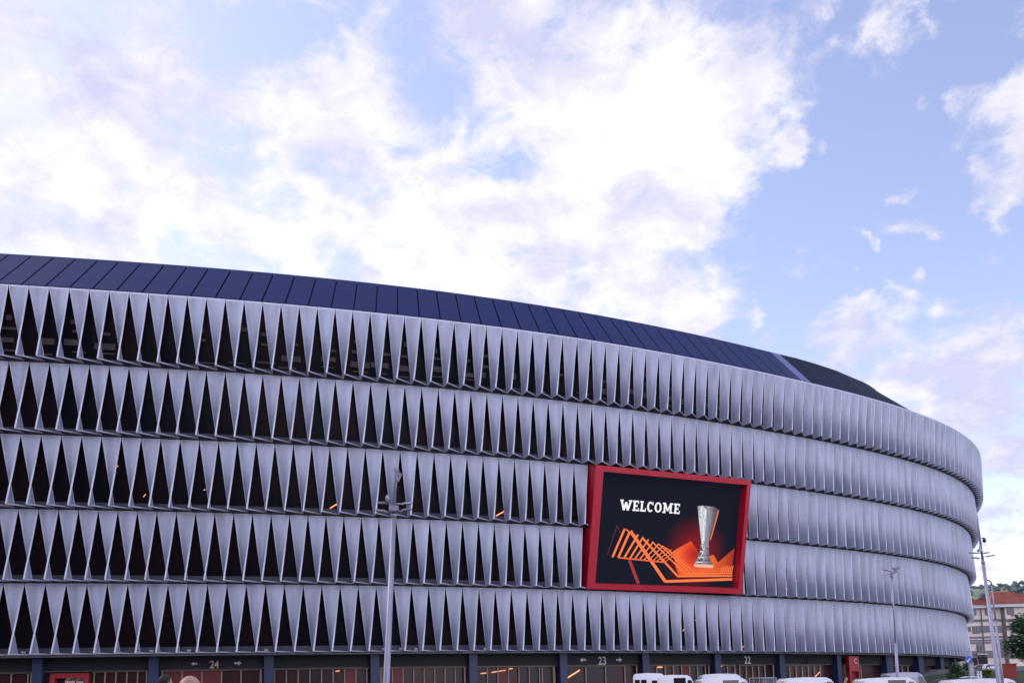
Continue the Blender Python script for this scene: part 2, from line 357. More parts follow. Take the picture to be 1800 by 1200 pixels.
# ------------------------------------------------------------------ twisted fins
def fin_mesh(k, wtop, s_=60.0, bm=None, place=None):
    """local x along the wall, y outward, z up; top edge lies in the wall, bottom edge stands out of it"""
    own = bm is None
    if own: bm = bmesh.new()
    uv = bm.loops.layers.uv.verify()
    ot, ob = OFF[k], OFF[k-1]; zt, zb = HZ[k]-.05, HZ[k-1]+.17
    TL, TR = Vector((-wtop/2, ot+.06, zt)), Vector((wtop/2, ot+.06, zt))
    lb, la = lip(s_)
    B, A = Vector((lb, ob+.10, zb)), Vector((la, ob+.10+PROT, zb))
    nu, nv = 3, 10; th = .03
    P = lambda u, v: (TL.lerp(TR, u)).lerp(B.lerp(A, u), v)
    def nrm(u, v):
        du = (TR-TL).lerp(A-B, v); dv = (B-TL).lerp(A-TR, u)
        return du.cross(dv).normalized()
    grids = []
    for sg in (1, -1):
        grids.append([[bm.verts.new(P(i/nu, j/nv)+nrm(i/nu, j/nv)*th*sg) for j in range(nv+1)] for i in range(nu+1)])
    for gi, g in enumerate(grids):
        for i in range(nu):
            for j in range(nv):
                q = [g[i][j], g[i+1][j], g[i+1][j+1], g[i][j+1]]
                uvs = [(i/nu, j/nv), ((i+1)/nu, j/nv), ((i+1)/nu, (j+1)/nv), (i/nu, (j+1)/nv)]
                if gi: q.reverse(); uvs.reverse()
                f = bm.faces.new(q); f.smooth = True
                for l, c in zip(f.loops, uvs): l[uv].uv = c
    # edge flanges
    for (p, q, u) in ((TL, B, 0), (TR, A, 1)):
        n0 = nrm(u, .3)
        a, b = p+Vector((0,0,0)), q
        start = len(bm.verts)
        rings = []
        for j in range(nv+1):
            c = P(u, j/nv); n_ = nrm(u, j/nv); s_ = ((TR-TL).lerp(A-B, j/nv)).normalized()
            rings.append([bm.verts.new(c+n_*a_*.060+s_*b_*.036) for a_, b_ in ((-1,-1),(1,-1),(1,1),(-1,1))])
        for R0, R1 in zip(rings, rings[1:]):
            for m_ in range(4):
                f = bm.faces.new((R0[m_], R0[(m_+1)%4], R1[(m_+1)%4], R1[m_])); f.material_index = 1
        for R in (rings[0], rings[-1][::-1]):
            f = bm.faces.new(R); f.material_index = 1
    bar(bm, TL, TR, .08, .08, mi=1); bar(bm, B, A, .09, .09, mi=1)
    if own: return bm
fins = []
for k in range(1, 6):
    i = -9
    while True:
        s0, s1 = gap(k, i), gap(k, i+1); sc = (s0+s1)/2
        if sc > SB-3: break
        i += 1
        if sc < SA+1: continue
        if k in (2, 3) and SCR_S+SCR_L-.3 < sc < SCR_S+SCR_R-.2: continue
        kk = float(np.interp(sc, sv, kv)); sx = (s1-s0)*(1+OFF[k]*kk)-GAPW
        t_, n_, th = frame(sc)
        if k >= 1:
            a = cur(s0, OFF[k], HZ[k]); b = cur(s1, OFF[k], HZ[k]); pa = proj(*a); pb = proj(*b)
            vis = pb[0] > 4 and pa[0] < 1800 and pb[0] > pa[0]
            size = (pb[0]-pa[0]) if vis else 0
        fins.append((size, k, sc, sx, th))
fins.sort(key=lambda f: -f[0])
meshes = {}
obj.keep = True
def fbin(sc): return min(7, max(0, int((sc+1)/2.6)))
for k, q_ in [(k, q_) for k in range(1, 6) for q_ in range(8)]:
    bm = fin_mesh(k, 1.42, q_*2.6+.3 if q_ < 7 else 60); me = bpy.data.meshes.new('facade_fin'); bm.to_mesh(me); bm.free()
    me.materials.append(MT['fin']); me.materials.append(MT['edge']); meshes[k, q_] = me
def fin_matrix(sc, sx, th): return Matrix.Translation(cur(sc)) @ Matrix.Rotation(th, 4, 'Z') @ Matrix.Diagonal((sx/1.42, 1, 1, 1)) @ Matrix.Diagonal((1, -1, 1, 1))
rest = bmesh.new()
for n_, (size, k, sc, sx, th) in enumerate(fins):
    Mx = fin_matrix(sc, sx, th)
    if n_ < 100:
        o = obj('facade_fin', meshes[k, fbin(sc)], None, stad); o.matrix_local = Matrix.Translation(-ORG) @ Mx
    else:
        tmp = meshes[k, fbin(sc)].copy(); tmp.transform(Mx); rest.from_mesh(tmp); bpy.data.meshes.remove(tmp)
sobj('facade_fins', rest, [MT['fin'], MT['edge']], kind='stuff')
obj.keep = False
# ------------------------------------------------------------------ roof
R_IN, R_UP, R_T = 5.0, 5.2, 1.0
z5, o5 = HZ[5]+.08, OFF[5]
def rup(s): return 5.2-.22*max(0.0, 1-s/65.0)
seams = [.15-1.79*j for j in range(8, 0, -1)]+[.15,1.93,3.72,5.42,7.24,9.19,11.1,12.92,14.87,16.79]+[18.56+1.899*j for j in range(31)]
seams = [s for s in seams if s < 76.5]+[77.2]
for a, b in zip(seams, seams[1:]):
    bm = bmesh.new(); uv = bm.loops.layers.uv.verify(); g = .065; n = 3
    q = []
    for s in (a+g, b-g):
        lo, hi = cur(s, o5-.05, z5), cur(s, o5-R_IN, z5+rup(s)-.17, R_T)
        q.append((lo, hi))
    nrm_ = (q[1][0]-q[0][0]).cross(q[0][1]-q[0][0]).normalized()
    if nrm_.z < 0: nrm_ = -nrm_
    V = [[bm.verts.new(p+nrm_*d) for p in (q[0][0], q[1][0], q[1][1], q[0][1])] for d in (.12, .0)]
    f = bm.faces.new(V[0])
    for l, c in zip(f.loops, ((0,0),(1,0),(1,1),(0,1))): l[uv].uv = c
    bm.faces.new(V[1][::-1])
    for j in range(4): bm.faces.new((V[0][j], V[1][j], V[1][(j+1)%4], V[0][(j+1)%4]))
    o = sobj('roof_panel', bm, MT['rooflight'] if b > 77 else MT['roof'])
    if b > 77: o['label'] = 'pale end panel of the blue roof'
def sheet(bm, rows, mi=0):
    prev = None
    for r in rows:
        v = [bm.verts.new(p) for p in r]
        if prev:
            for j in range(len(v)-1): bm.faces.new((prev[j], prev[j+1], v[j+1], v[j]))
        prev = v
bm = bmesh.new()    # dark deck under the seams, running on behind
rows = []
for s in np.arange(SA, 77.3, .7):
    rows.append([cur(s, o5-.1, z5-.06), cur(s, o5-R_IN, z5+rup(s)-.25, R_T), cur(s, o5-R_IN-14, z5+rup(s)-1.5, R_T)])
sheet(bm, rows); sobj('roof_deck', bm, MT['roofdark'])
bm = bmesh.new()
pts = [cur(s, o5-R_IN, z5+rup(s)-.13, R_T) for s in seams]
for p, q in zip(pts, pts[1:]): bar(bm, p, q, .16, .16)
sobj('ridge_trim', bm, MT['trim'])
bm = bmesh.new(); rows = []
for s, h, r, t in ((77.2,5.1,5.0,1.0),(80,5.15,5,1),(84,5.1,5,.9),(88,5.0,5,.6),(91.5,4.75,5,.4),(94,4.65,5,.2),(95.5,4.5,5,.1),(97,4.25,5,0)):
    rows.append([cur(s, o5-.1, z5-.02), cur(s, o5-r, z5+h, t), cur(s, o5-r-12, z5+h-2.0, t)])
for s, h, r in ((97.5,2.6,3.8),(98,1.3,2.4),(98.3,.02,.5)):
    rows.append([cur(s, o5-.1, z5-.02), cur(s, o5-r, z5+h), cur(s, o5-r-12, z5+h-.4)])
sheet(bm, rows); sobj('roof_end', bm, MT['roofdark'])
bm = bmesh.new()
for r0, r1 in zip(rows, rows[1:]):
    bar(bm, r0[1], r1[1], .14, .14)
sobj('roof_end_trim', bm, MT['soffit'])
bm = bmesh.new(); sheet(bm, [[cur(s, o5-.5, HZ[5]-.1), cur(s, o5-9, HZ[5]+.3)] for s in np.arange(77, SB, 2)]); sobj('terrace_deck', bm, MT['roofdark'])
# ------------------------------------------------------------------ behind the glass of the top tier: concrete stairs and beams seen through
NSL = 0
for j in range(46):
    s = -8+j*2.45+random.uniform(-.5, .5)
    if s > 70: break
    for zz, hh, ww in ((HZ[4]+1.7, .55, 1.5), (HZ[4]+2.6, .25, 1.1), (HZ[4]+.95, .14, 1.6), (HZ[4]+3.55, .45, .7)):
        if random.random() < .22: continue
        z = zz+random.uniform(-.2, .2); off = OFF[4]+(OFF[5]-OFF[4])*(z-HZ[4])/5.8-.42
        a, b = cur(s+random.uniform(-.3, .3), off, z), None
        t_, n_, th = frame(s)
        bm = bmesh.new(); box(bm, a, (ww*random.uniform(.6, 1.1), .08, hh*random.uniform(.7, 1.1)), Matrix.Rotation(th, 3, 'Z')); NSL += 1
        if NSL < 95: sobj('inner_slab', bm, MT['inner'])
# ------------------------------------------------------------------ ground floor
COLS = [-17.4,-8.1,1.2,10.2,19.6,28.8,38.0,47.3,56.8,66.2,75.7,85.5,96.0,104.5,112.5,121]
O0 = OFF[0]
for s in COLS:
    t_, n_, th = frame(s); bm = bmesh.new()
    extrude_poly(bm, [(-.36,0),(.36,0),(.40,HZ[0]-.03),(-.40,HZ[0]-.03)] if s < 90 else [(-.45,0),(.45,0),(.8,HZ[0]-.03),(-.8,HZ[0]-.03)], -.5, .5)
    bmesh.ops.bevel(bm, geom=[e for e in bm.edges if abs((e.verts[0].co-e.verts[1].co).z) > 3], offset=.05, segments=2)
    bm.transform(Matrix.Translation(cur(s, O0-1.0)) @ Matrix.Rotation(th, 4, 'Z'))
    sobj('column', bm, MT['navy'])
bm = bmesh.new(); strip(bm, [(O0-.05, HZ[0]-.03), (O0-5, HZ[0]-.03)], SA, SB); sobj('soffit', bm, MT['soffit'])
bm = bmesh.new(); strip(bm, [(O0-1.05, HZ[0]-.05), (O0-1.05, 4.72), (O0-1.25, 4.72), (O0-1.25, HZ[0]-.05)], SA, SB, close=True); sobj('fascia', bm, MT['fascia'])
bm = bmesh.new(); strip(bm, [(O0-1.55, 4.72), (O0-1.55, 0), (O0-1.75, 0), (O0-1.75, 4.72)], SA, SB, close=True); sobj('entrance_wall', bm, MT['glassred'])
def glazing(s0, s1, n, top=4.66, lab=None, red=()):
    bm = bmesh.new(); W = .085
    off = O0-1.42
    for j in range(n+1):
        s = s0+(s1-s0)*j/n
        bar(bm, cur(s, off, 0), cur(s, off, top), .10, W)
    bar(bm, cur(s0-.1, off+.01, top), cur(s1+.1, off+.01, top), .11, .12)
    bar(bm, cur(s0, off-.01, 2.4), cur(s1, off-.01, 2.4), .05, .06)
    o = sobj('entrance_glazing', bm, MT['mull'])
    for j in range(n):
        if j in red:
            b2 = bmesh.new(); a, b = s0+(s1-s0)*j/n, s0+(s1-s0)*(j+1)/n
            strip(b2, [(off-.05, top-.06), (off-.05, 0), (off-.09, 0), (off-.09, top-.06)], a+.05, b-.05, close=True)
            r = obj('door_panel', (lambda B: [setattr(v, 'co', v.co-ORG) for v in B.verts] and B)(b2), MT['reddk'], o)
    return o
B = COLS
glazing(B[1]+.7, B[2]-.9, 6)
glazing(B[2]+4.2, B[3]-.5, 5)
glazing(B[3]+.6, B[4]-.7, 5, red=(0,1,2))
glazing(B[4]+.5, B[5]-.55, 8, red=(6,))
glazing(B[5]+.75, B[6]-.5, 8, red=(1,))
glazing(B[6]+.6, B[7]-2.2, 6, red=(2,)); glazing(B[7]-1.9, B[7]-.7, 1)
glazing(B[7]+.65, B[8]-2.0, 3)
glazing(B[8]+.9, B[9]-1.0, 7, red=(4,))
glazing(B[9]+1.1, B[9]+3.2, 2); glazing(B[9]+3.9, B[10]-1.8, 4)
glazing(B[10]+1.1, B[11]-2.4, 6)
glazing(B[11]+1.8, B[12]-5.0, 2)
glazing(B[12]+1.5, B[13]-2, 3)
# red doorway frame, left
for j, s in enumerate(COLS[1:11]):        # tan posts standing either side of the columns
    for ds in (-.62, .62):
        if j % 2 and ds > 0: continue
        bm = bmesh.new(); bar(bm, cur(s+ds, O0-1.3, 0), cur(s+ds, O0-1.3, HZ[0]-.1), .11, .11); sobj('post', bm, MT['mull'])
def portal(s0, s1, top, label, proud=.0):
    bm = bmesh.new(); off = O0-1.2+proud
    for s in (s0, s1): bar(bm, cur(s, off, 0), cur(s, off, top), .42, .5)
    bar(bm, cur(s0-.2, off+.01, top), cur(s1+.2, off+.01, top), .5, .42)
    o = sobj('door_frame', bm, MT['red']); o['label'] = label; return o
portal(2.3, 4.9, 4.35, 'red doorway frame')
# gate numbers and arrows
def text_part(txt, s, z, h, m, name='gate_number', off=O0-1.0, depth=.03, squash=.85):
    cu = bpy.data.curves.new('t', 'FONT'); cu.body = txt; cu.size = h*1.38; cu.extrude = depth; cu.align_x = 'CENTER'; cu.offset = .012
    tmp = bpy.data.objects.new('t', cu); C.objects.link(tmp); dg = bpy.context.evaluated_depsgraph_get()
    me = bpy.data.meshes.new_from_object(tmp.evaluated_get(dg)); bpy.data.objects.remove(tmp)
    t_, n_, th = frame(s)
    me.transform(Matrix.Translation(cur(s, off, z)-ORG) @ Matrix.Rotation(th, 4, 'Z') @ Matrix.Rotation(math.pi/2, 4, 'X') @ Matrix.Diagonal((squash, 1, 1, 1)))
    me.materials.clear(); me.materials.append(m); return obj(name, me, None, stad)
def arrow_part(s, z, dirn, m, size=.42):
    bm = bmesh.new(); k = dirn*size
    extrude_poly(bm, [(-.8*k,0),(-.1*k,.55*size),(-.1*k,.22*size),(.8*k,.22*size),(.8*k,-.22*size),(-.1*k,-.22*size),(-.1*k,-.55*size)], -.02, .02)
    t_, n_, th = frame(s); bm.transform(Matrix.Translation(cur(s, O0-1.01, z)) @ Matrix.Rotation(th, 4, 'Z')); sobj('gate_arrow', bm, m)
text_part('24', 15.05, 4.80, .66, MT['numbertan']); arrow_part(17.0, 5.2, -1, MT['number'], .36); arrow_part(13.4, 5.2, 1, MT['number'], .3)
text_part('23', 51.9, 4.74, .82, MT['number']); arrow_part(49.7, 5.22, 1, MT['number'], .42); arrow_part(53.9, 5.22, -1, MT['number'], .42)
text_part('22', 70.9, 4.80, .82, MT['number']); arrow_part(68.3, 5.25, 1, MT['fascia'], .42); 
text_part('21', 80.2, 4.85, .72, MT['fascia'])
# red gate C portal near the right end
bm = bmesh.new(); t_, n_, th = frame(87.4)
Mx = Matrix.Translation(cur(87.5, O0-.2, 0)) @ Matrix.Rotation(th, 4, 'Z')
box(bm, (0, 0, 4.95), (1.9, .5, 1.3)); box(bm, (-.80, 0, 2.1), (.3, .5, 4.4)); box(bm, (.85, 0, 2.1), (.2, .5, 4.4)); box(bm, (0, .012, 4.1), (1.9, .5, .42))
bm.transform(Mx); gp = sobj('gate_portal', bm, MT['red']); gp['label'] = 'red gate portal marked C'
bm = bmesh.new(); box(bm, (.02, .12, 1.95), (1.44, .1, 3.9)); bm.transform(Mx); q = sobj('door_leaf', bm, MT['reddk'], par=gp)
g_ = text_part('C', 87.7, 4.75, .62, MT['number'], 'gate_letter', off=O0+.1)
g_.parent = gp; gp_inv = 1
# interior lamps seen through the gaps and the entrance glass
def strip_light(pts, r=.035, off=None, lab=None):
    bm = bmesh.new(); tube(bm, pts, r, 8); sobj('strip_light', bm, MT['orange'])
def tierlight(px0, py0, px1, py1, s, k=None, r=.05):
    """a warm tube just outside the glass near curve position s"""
    off = (O0-1.5) if k is None else OFF[k-1]+(OFF[k]-OFF[k-1])*.5-.28
    c = cur(s, off); t_, n_, th = frame(s)
    P = []
    for px, py in ((px0, py0), (px1, py1)):
        d = ray(px, py); lam = (c-Vector((0,0,EYE))).dot(n_)/d.dot(n_) if k is None else None
        if k is not None:
            nn = Vector((n_.x, n_.y, -(OFF[k]-OFF[k-1]-.15)/(HZ[k]-HZ[k-1]))); lam = (cur(s, OFF[k]-.44, HZ[k])-Vector((0,0,EYE))).dot(nn)/d.dot(nn)
        P.append(Vector((0,0,EYE))+d*lam)
    strip_light(P, r)
tierlight(995, 1192, 1019, 1177, 49.8, r=.07); tierlight(845, 1183, 855, 1182, 39, r=.045); tierlight(864, 1181, 889, 1177, 40, r=.045); tierlight(895, 1175, 901, 1174, 41.5, r=.045)
tierlight(1155, 1172, 1164, 1171.5, 58.5, r=.07); tierlight(1264, 1172, 1280, 1162, 67.5, r=.07); tierlight(1430, 1192, 1442, 1179, 81, r=.05); tierlight(590, 1179, 597, 1178, 25.5, r=.045)
for a in ((580,893,593,885,24,3),(872,906,887,898,42,3),(1200,1108,1206,1102,60,1),(1222,1090,1225,1086,62,1),(1303,1138,1310,1133,69,1),
          (1383,1036,1387,1033,75,2),(1399,1021,1403,1019,76,2),(1416,1013,1420,1011,77,2),(1396,1110,1400,1108,76,1),(1412,1095,1416,1093,78,1),(1428,1087,1431,1085,79,1),
          (205,820,208,818,6.5,3),(252,873,256,868,9,3),(358,861,361,860,13,3)):
    tierlight(*a, r=.035 if a[0] > 1000 or a[0] < 400 else .055)
for px in (52, 270, 333, 466, 668, 697, 723, 843, 1136):     # small floodlights on the base rail
    s = float(np.interp(px, [0,272,472,657,829,987,1130,1256], [-2,10.2,19.6,28.8,38,47.3,56.8,66.2])); t_, n_, th = frame(s)
    bm = bmesh.new(); p = cur(s, OFF[0]+.35, HZ[0]+.32)
    R = Matrix.Rotation(th, 3, 'Z') @ Matrix.Rotation(.5, 3, 'X')
    box(bm, p, (.26, .16, .2), R); bar(bm, p, cur(s, OFF[0], HZ[0]+.15), .05, .05)
    bar(bm, p+t_*.15-Vector((0,0,.15)), p+t_*.15+Vector((0,0,.12)), .03, .03); sobj('floodlight', bm, MT['number'])
# ------------------------------------------------------------------ giant screen
t0_, n0_, th0_ = frame(SCR_S); ths = th0_-.05
T = Vector((math.cos(ths), math.sin(ths), 0)); Nn = Vector((math.sin(ths), -math.cos(ths), 0))
U = (Nn*.22+Vector((0,0,1))).normalized(); F = T.cross(U).normalized()      # F points out of the wall
base = cur(SCR_S, OFF[2]); base.z = HZ[2]
SO = base+Nn*1.4
screen = thing('led_screen', 'big red-framed LED screen reading WELCOME beside a silver cup, set into the fins', 'screen', tuple(SO-U*6))
SR = Matrix((T, F, U)).transposed().to_4x4()           # local x right, y outward, z up
def scr_obj(name, bm, m, par=None, smooth=False):
    bm.transform(Matrix.Translation(U*6) @ SR); return obj(name, bm, m, par or screen, smooth)
XL, XR, ZB, ZT = -9.96, 8.55, -6.02, 5.78
fw = .54; DEP = 2.2
bm = bmesh.new()
def fbar(x0, x1, z0, z1, y0=-DEP, y1=0):
    box(bm, ((x0+x1)/2, (y0+y1)/2, (z0+z1)/2), (x1-x0, y1-y0, z1-z0))
fbar(XL, XL+fw+.36, ZB, ZT); fbar(XR-fw+.05, XR, ZB, ZT); fbar(XL+fw+.36, XR-fw+.05, ZT-fw, ZT); fbar(XL+fw+.36, XR-fw+.05, ZB, ZB+fw)
bmesh.ops.bevel(bm, geom=bm.edges[:], offset=.03, segments=1)
scr_obj('frame', bm, MT['screenred'])
# opening from x0..x1, z0..z1; lit panel recessed
OX0, OX1, OZ0, OZ1 = XL+fw+.36, XR-fw+.05, ZB+fw, ZT-fw
dark = mat('screen_dark', (.004,.004,.006), .7, 0, .03, emit=(.007,.008,.016), estr=1.0)
PD = -.95
bm = bmesh.new(); box(bm, ((OX0+OX1)/2, PD-.15, (OZ0+OZ1)/2), (OX1-OX0, .3, OZ1-OZ0)); disp = scr_obj('display', bm, dark)
def em(name, c, s=1.0):
    return mat(name, (0.01,0.01,0.01), .6, emit=c, estr=s)
E_w = em('glow_white', (.92,.92,.96)); E_o = em('glow_orange', (1.0,.19,.035), 1.0); E_o2 = em('glow_deep_orange', (.85,.12,.02)); E_r = em('glow_red', (.35,.012,.012)); E_dr = em('glow_dim_red', (.10,.010,.012))
E_s = [em('cup_%s' % n, c) for n, c in (('bright', (.55,.54,.60)), ('mid', (.26,.25,.30)), ('dark', (.07,.06,.08)))]
# picture coordinates: pixel -> panel plane
def pp(zx, zy):
    px, py = 1000+zx/4.4457, 790+zy/4.4457
    d = ray(px, py); P0 = SO+F*PD; o = Vector((0,0,EYE)); lam = (P0-o).dot(F)/d.dot(F); W = o+d*lam-SO
    return W.dot(T), W.dot(U)
lay = [0]
def poly(bm, pts, mi=0, raw=False):
    lay[0] += 1; y = PD+.012+lay[0]*.0012
    v = [bm.verts.new((x, y, z)) for x, z in (pts if raw else [pp(*p) for p in pts])]
    f = bm.faces.new(v); f.material_index = mi
    f.normal_update()
    if f.normal.y < 0: f.normal_flip()
def seg(bm, a, b, wd, mi=0):
    (x0, z0), (x1, z1) = pp(*a), pp(*b); d = Vector((x1-x0, z1-z0)).normalized()*wd/2; n = Vector((-d.y, d.x))
    poly(bm, [(x0+n.x, z0+n.y), (x1+n.x, z1+n.y), (x1-n.x, z1-n.y), (x0-n.x, z0-n.y)], mi, True)
obj.keep = True
bm = bmesh.new()        # glowing field behind the cup
poly(bm, [(815,790),(955,712),(1005,790),(1040,860),(1100,830),(1130,820),(1165,880),(1293,768),(1278,905),(1276,985),(860,990),(830,900)], 1)
poly(bm, [(850,800),(950,735),(1000,810),(1010,890),(960,905),(880,860)], 0)
poly(bm, [(1190,900),(1288,800),(1278,900),(1230,915)], 0)
poly(bm, [(1100,850),(1130,830),(1150,890),(1180,905),(1120,920)], 1)
gm = bpy.data.materials.new('glow_field'); gm.use_nodes = True; g_t = gm.node_tree; gb = g_t.nodes['Principled BSDF']
gb.inputs['Base Color'].default_value = (.01,.01,.01,1); gb.inputs['Emission Strength'].default_value = 1.0; gb.inputs['Specular IOR Level'].default_value = .1
gx, gz_ = pp(985, 815); gc = U*6+T*gx+U*gz_+F*PD
gtc = g_t.nodes.new('ShaderNodeTexCoord'); gv = g_t.nodes.new('ShaderNodeVectorMath'); gv.operation = 'DISTANCE'; gv.inputs[1].default_value = gc
g_t.links.new(gtc.outputs['Object'], gv.inputs[0]); gr = g_t.nodes.new('ShaderNodeValToRGB'); gmr = g_t.nodes.new('ShaderNodeMapRange'); gmr.inputs[2].default_value = 4.6
g_t.links.new(gv.outputs['Value'], gmr.inputs[0]); g_t.links.new(gmr.outputs[0], gr.inputs[0]); g_t.links.new(gr.outputs[0], gb.inputs['Emission Color'])
gr.color_ramp.elements[0].color = (.30,.012,.010,1); gr.color_ramp.elements[1].color = (.40,.03,.01,1); e_ = gr.color_ramp.elements.new(.22); e_.color = (.72,.040,.010,1); e_ = gr.color_ramp.elements.new(.45); e_.color = (.90,.13,.02,1)
scr_obj('light_field', bm, [gm, gm])
hm_ = gm.copy(); hm_.name = 'glow_halo'; hr = [n for n in hm_.node_tree.nodes if n.type == 'VALTORGB'][0]
while len(hr.color_ramp.elements) > 2: hr.color_ramp.elements.remove(hr.color_ramp.elements[1])
hr.color_ramp.elements[0].color = (.26,.010,.010,1); hr.color_ramp.elements[1].color = (.007,.008,.016,1); _hb = hm_.node_tree.nodes['Principled BSDF']; _hb.inputs['Base Color'].default_value = (.004,.004,.006,1); _hb.inputs['Roughness'].default_value = .7; _hb.inputs['Specular IOR Level'].default_value = .03; hr.color_ramp.elements[1].position = .95
hr.color_ramp.interpolation = 'EASE'
bm = bmesh.new(); y_ = PD+.006; gx, gz_ = pp(985, 815)
v_ = [bm.verts.new((min(OX1-.02, gx+4.4*math.cos(t)), y_, max(OZ0+.02, gz_+4.4*math.sin(t)))) for t in [2*math.pi*k_/32 for k_ in range(32)]]; f_ = bm.faces.new(v_); f_.normal_update()
if f_.normal.y < 0: f_.normal_flip()
scr_obj('glow', bm, hm_)
bm = bmesh.new()
tops = [(435,618),(475,640),(540,662),(580,682),(622,700),(660,718),(700,735),(735,750),(768,766),(800,780),(830,790),(858,800)]
bots = [(340,838),(385,842),(430,846),(475,850),(515,853),(552,856),(588,859),(622,862),(655,866),(688,869),(718,872),(748,875)]
wds = [.30,.33,.28,.25,.22,.19,.17,.15,.13,.12,.11,.10]
for (a, b, wd) in zip(tops, bots, wds): seg(bm, a, b, wd*.78, 0)
ends = [((480,635),(752,1028),(1275,1010),.42),((575,690),(850,988),(1276,985),.26),((650,718),(905,966),(1276,966),.17),((700,735),(940,952),(1276,950),.14),((735,752),(965,944),(1276,936),.11),((765,768),(985,936),(1276,922),.09)]
for i, (a, b, c, wd) in enumerate(ends):
    seg(bm, a, b, wd*.8, 0 if i < 5 else 1); seg(bm, b, c, wd*.65, 0 if i < 3 else 1)
for a, b in (((385,842),(760,880)), ((440,618),(475,645))): seg(bm, a, b, .14, 1)
for x in range(1190, 1280, 14): seg(bm, (x+8, 905), (x-6, 962), .09, 0)
scr_obj('light_lines', bm, [E_o, E_o2])
bm = bmesh.new(); seg(bm, (470,860), (540,1042), .34, 0); seg(bm, (375,590), (300,815), .07, 1); seg(bm, (375,590), (400,650), .07, 1)
scr_obj('red_lines', bm, [E_r, E_dr])
bm = bmesh.new()        # the cup: flaring facets, narrow waist, ringed foot
poly(bm, [(1003,440),(1045,436),(1130,445),(1170,470),(1150,530),(1120,640),(1092,730),(1090,800),(1108,870),(1128,905),(1120,918),(975,912),(972,900),(998,860),(1020,800),(1030,730),(1018,600),(1010,520)], 1)
poly(bm, [(1003,442),(1045,438),(1075,470),(1070,600),(1058,735),(1035,735),(1022,620),(1010,520)], 0)
poly(bm, [(1085,480),(1130,475),(1105,620),(1080,720),(1072,700),(1078,600)], 1)
poly(bm, [(1140,465),(1172,470),(1150,540),(1105,700),(1088,740),(1092,690),(1130,560)], 2)
poly(bm, [(1160,478),(1170,474),(1148,560),(1106,705),(1100,700),(1140,560)], 3)
for yy, x0, x1, mi in ((740,1030,1090,0),(765,1026,1088,2),(790,1022,1090,0),(815,1016,1094,2),(835,1010,1098,0),(855,1002,1104,2),(872,996,1110,0),(888,985,1116,1)):
    poly(bm, [(x0,yy),(x1,yy+3),(x1+2,yy+12),(x0-2,yy+9)], mi)
poly(bm, [(972,902),(985,893),(1118,897),(1130,908),(1120,922),(990,916)], 4)
for a, b in (((1035,745),(1080,860)), ((1080,745),(1015,850)), ((1055,740),(1050,880))): seg(bm, a, b, .10, 0)
def across(name, x0, x1, stops):
    m = bpy.data.materials.new(name); m.use_nodes = True; t = m.node_tree; b = t.nodes['Principled BSDF']; b.inputs['Base Color'].default_value = (.01,.01,.01,1); b.inputs['Emission Strength'].default_value = 1; b.inputs['Specular IOR Level'].default_value = .1
    c = t.nodes.new('ShaderNodeTexCoord'); v = t.nodes.new('ShaderNodeVectorMath'); v.operation = 'DOT_PRODUCT'; v.inputs[1].default_value = T; t.links.new(c.outputs['Object'], v.inputs[0])
    n = t.nodes.new('ShaderNodeTexNoise'); n.inputs['Scale'].default_value = 1.8; n.inputs['Detail'].default_value = 4; t.links.new(c.outputs['Object'], n.inputs['Vector'])
    a = t.nodes.new('ShaderNodeMath'); a.operation = 'MULTIPLY_ADD'; t.links.new(n.outputs['Fac'], a.inputs[0]); a.inputs[1].default_value = .9; t.links.new(v.outputs['Value'], a.inputs[2])
    mr_ = t.nodes.new('ShaderNodeMapRange'); o_ = (U*6).dot(T)+.45; mr_.inputs[1].default_value = x0+o_; mr_.inputs[2].default_value = x1+o_; t.links.new(a.outputs[0], mr_.inputs[0])
    r = t.nodes.new('ShaderNodeValToRGB'); t.links.new(mr_.outputs[0], r.inputs[0]); t.links.new(r.outputs[0], b.inputs['Emission Color'])
    for i, (p_, c_) in enumerate(stops):
        e = r.color_ramp.elements[i] if i < 2 else r.color_ramp.elements.new(p_)
        e.position = p_; e.color = (*c_, 1)
    return m
cx0, cx1 = pp(1003,600)[0], pp(1172,600)[0]
E_s[0] = across('cup_bright', cx0, cx1, ((0,(.30,.30,.34)),(1,(.10,.09,.11)),(.12,(.75,.75,.80)),(.22,(.50,.50,.56)),(.30,(.85,.85,.88)),(.42,(.28,.27,.33))))
E_s[1] = across('cup_mid', cx0, cx1, ((0,(.40,.40,.45)),(1,(.45,.10,.05)),(.25,(.12,.11,.14)),(.45,(.30,.29,.35)),(.60,(.18,.17,.21)),(.75,(.10,.08,.10))))
scr_obj('cup', bm, E_s+[E_o, em('cup_foot', (.95,.45,.32))])
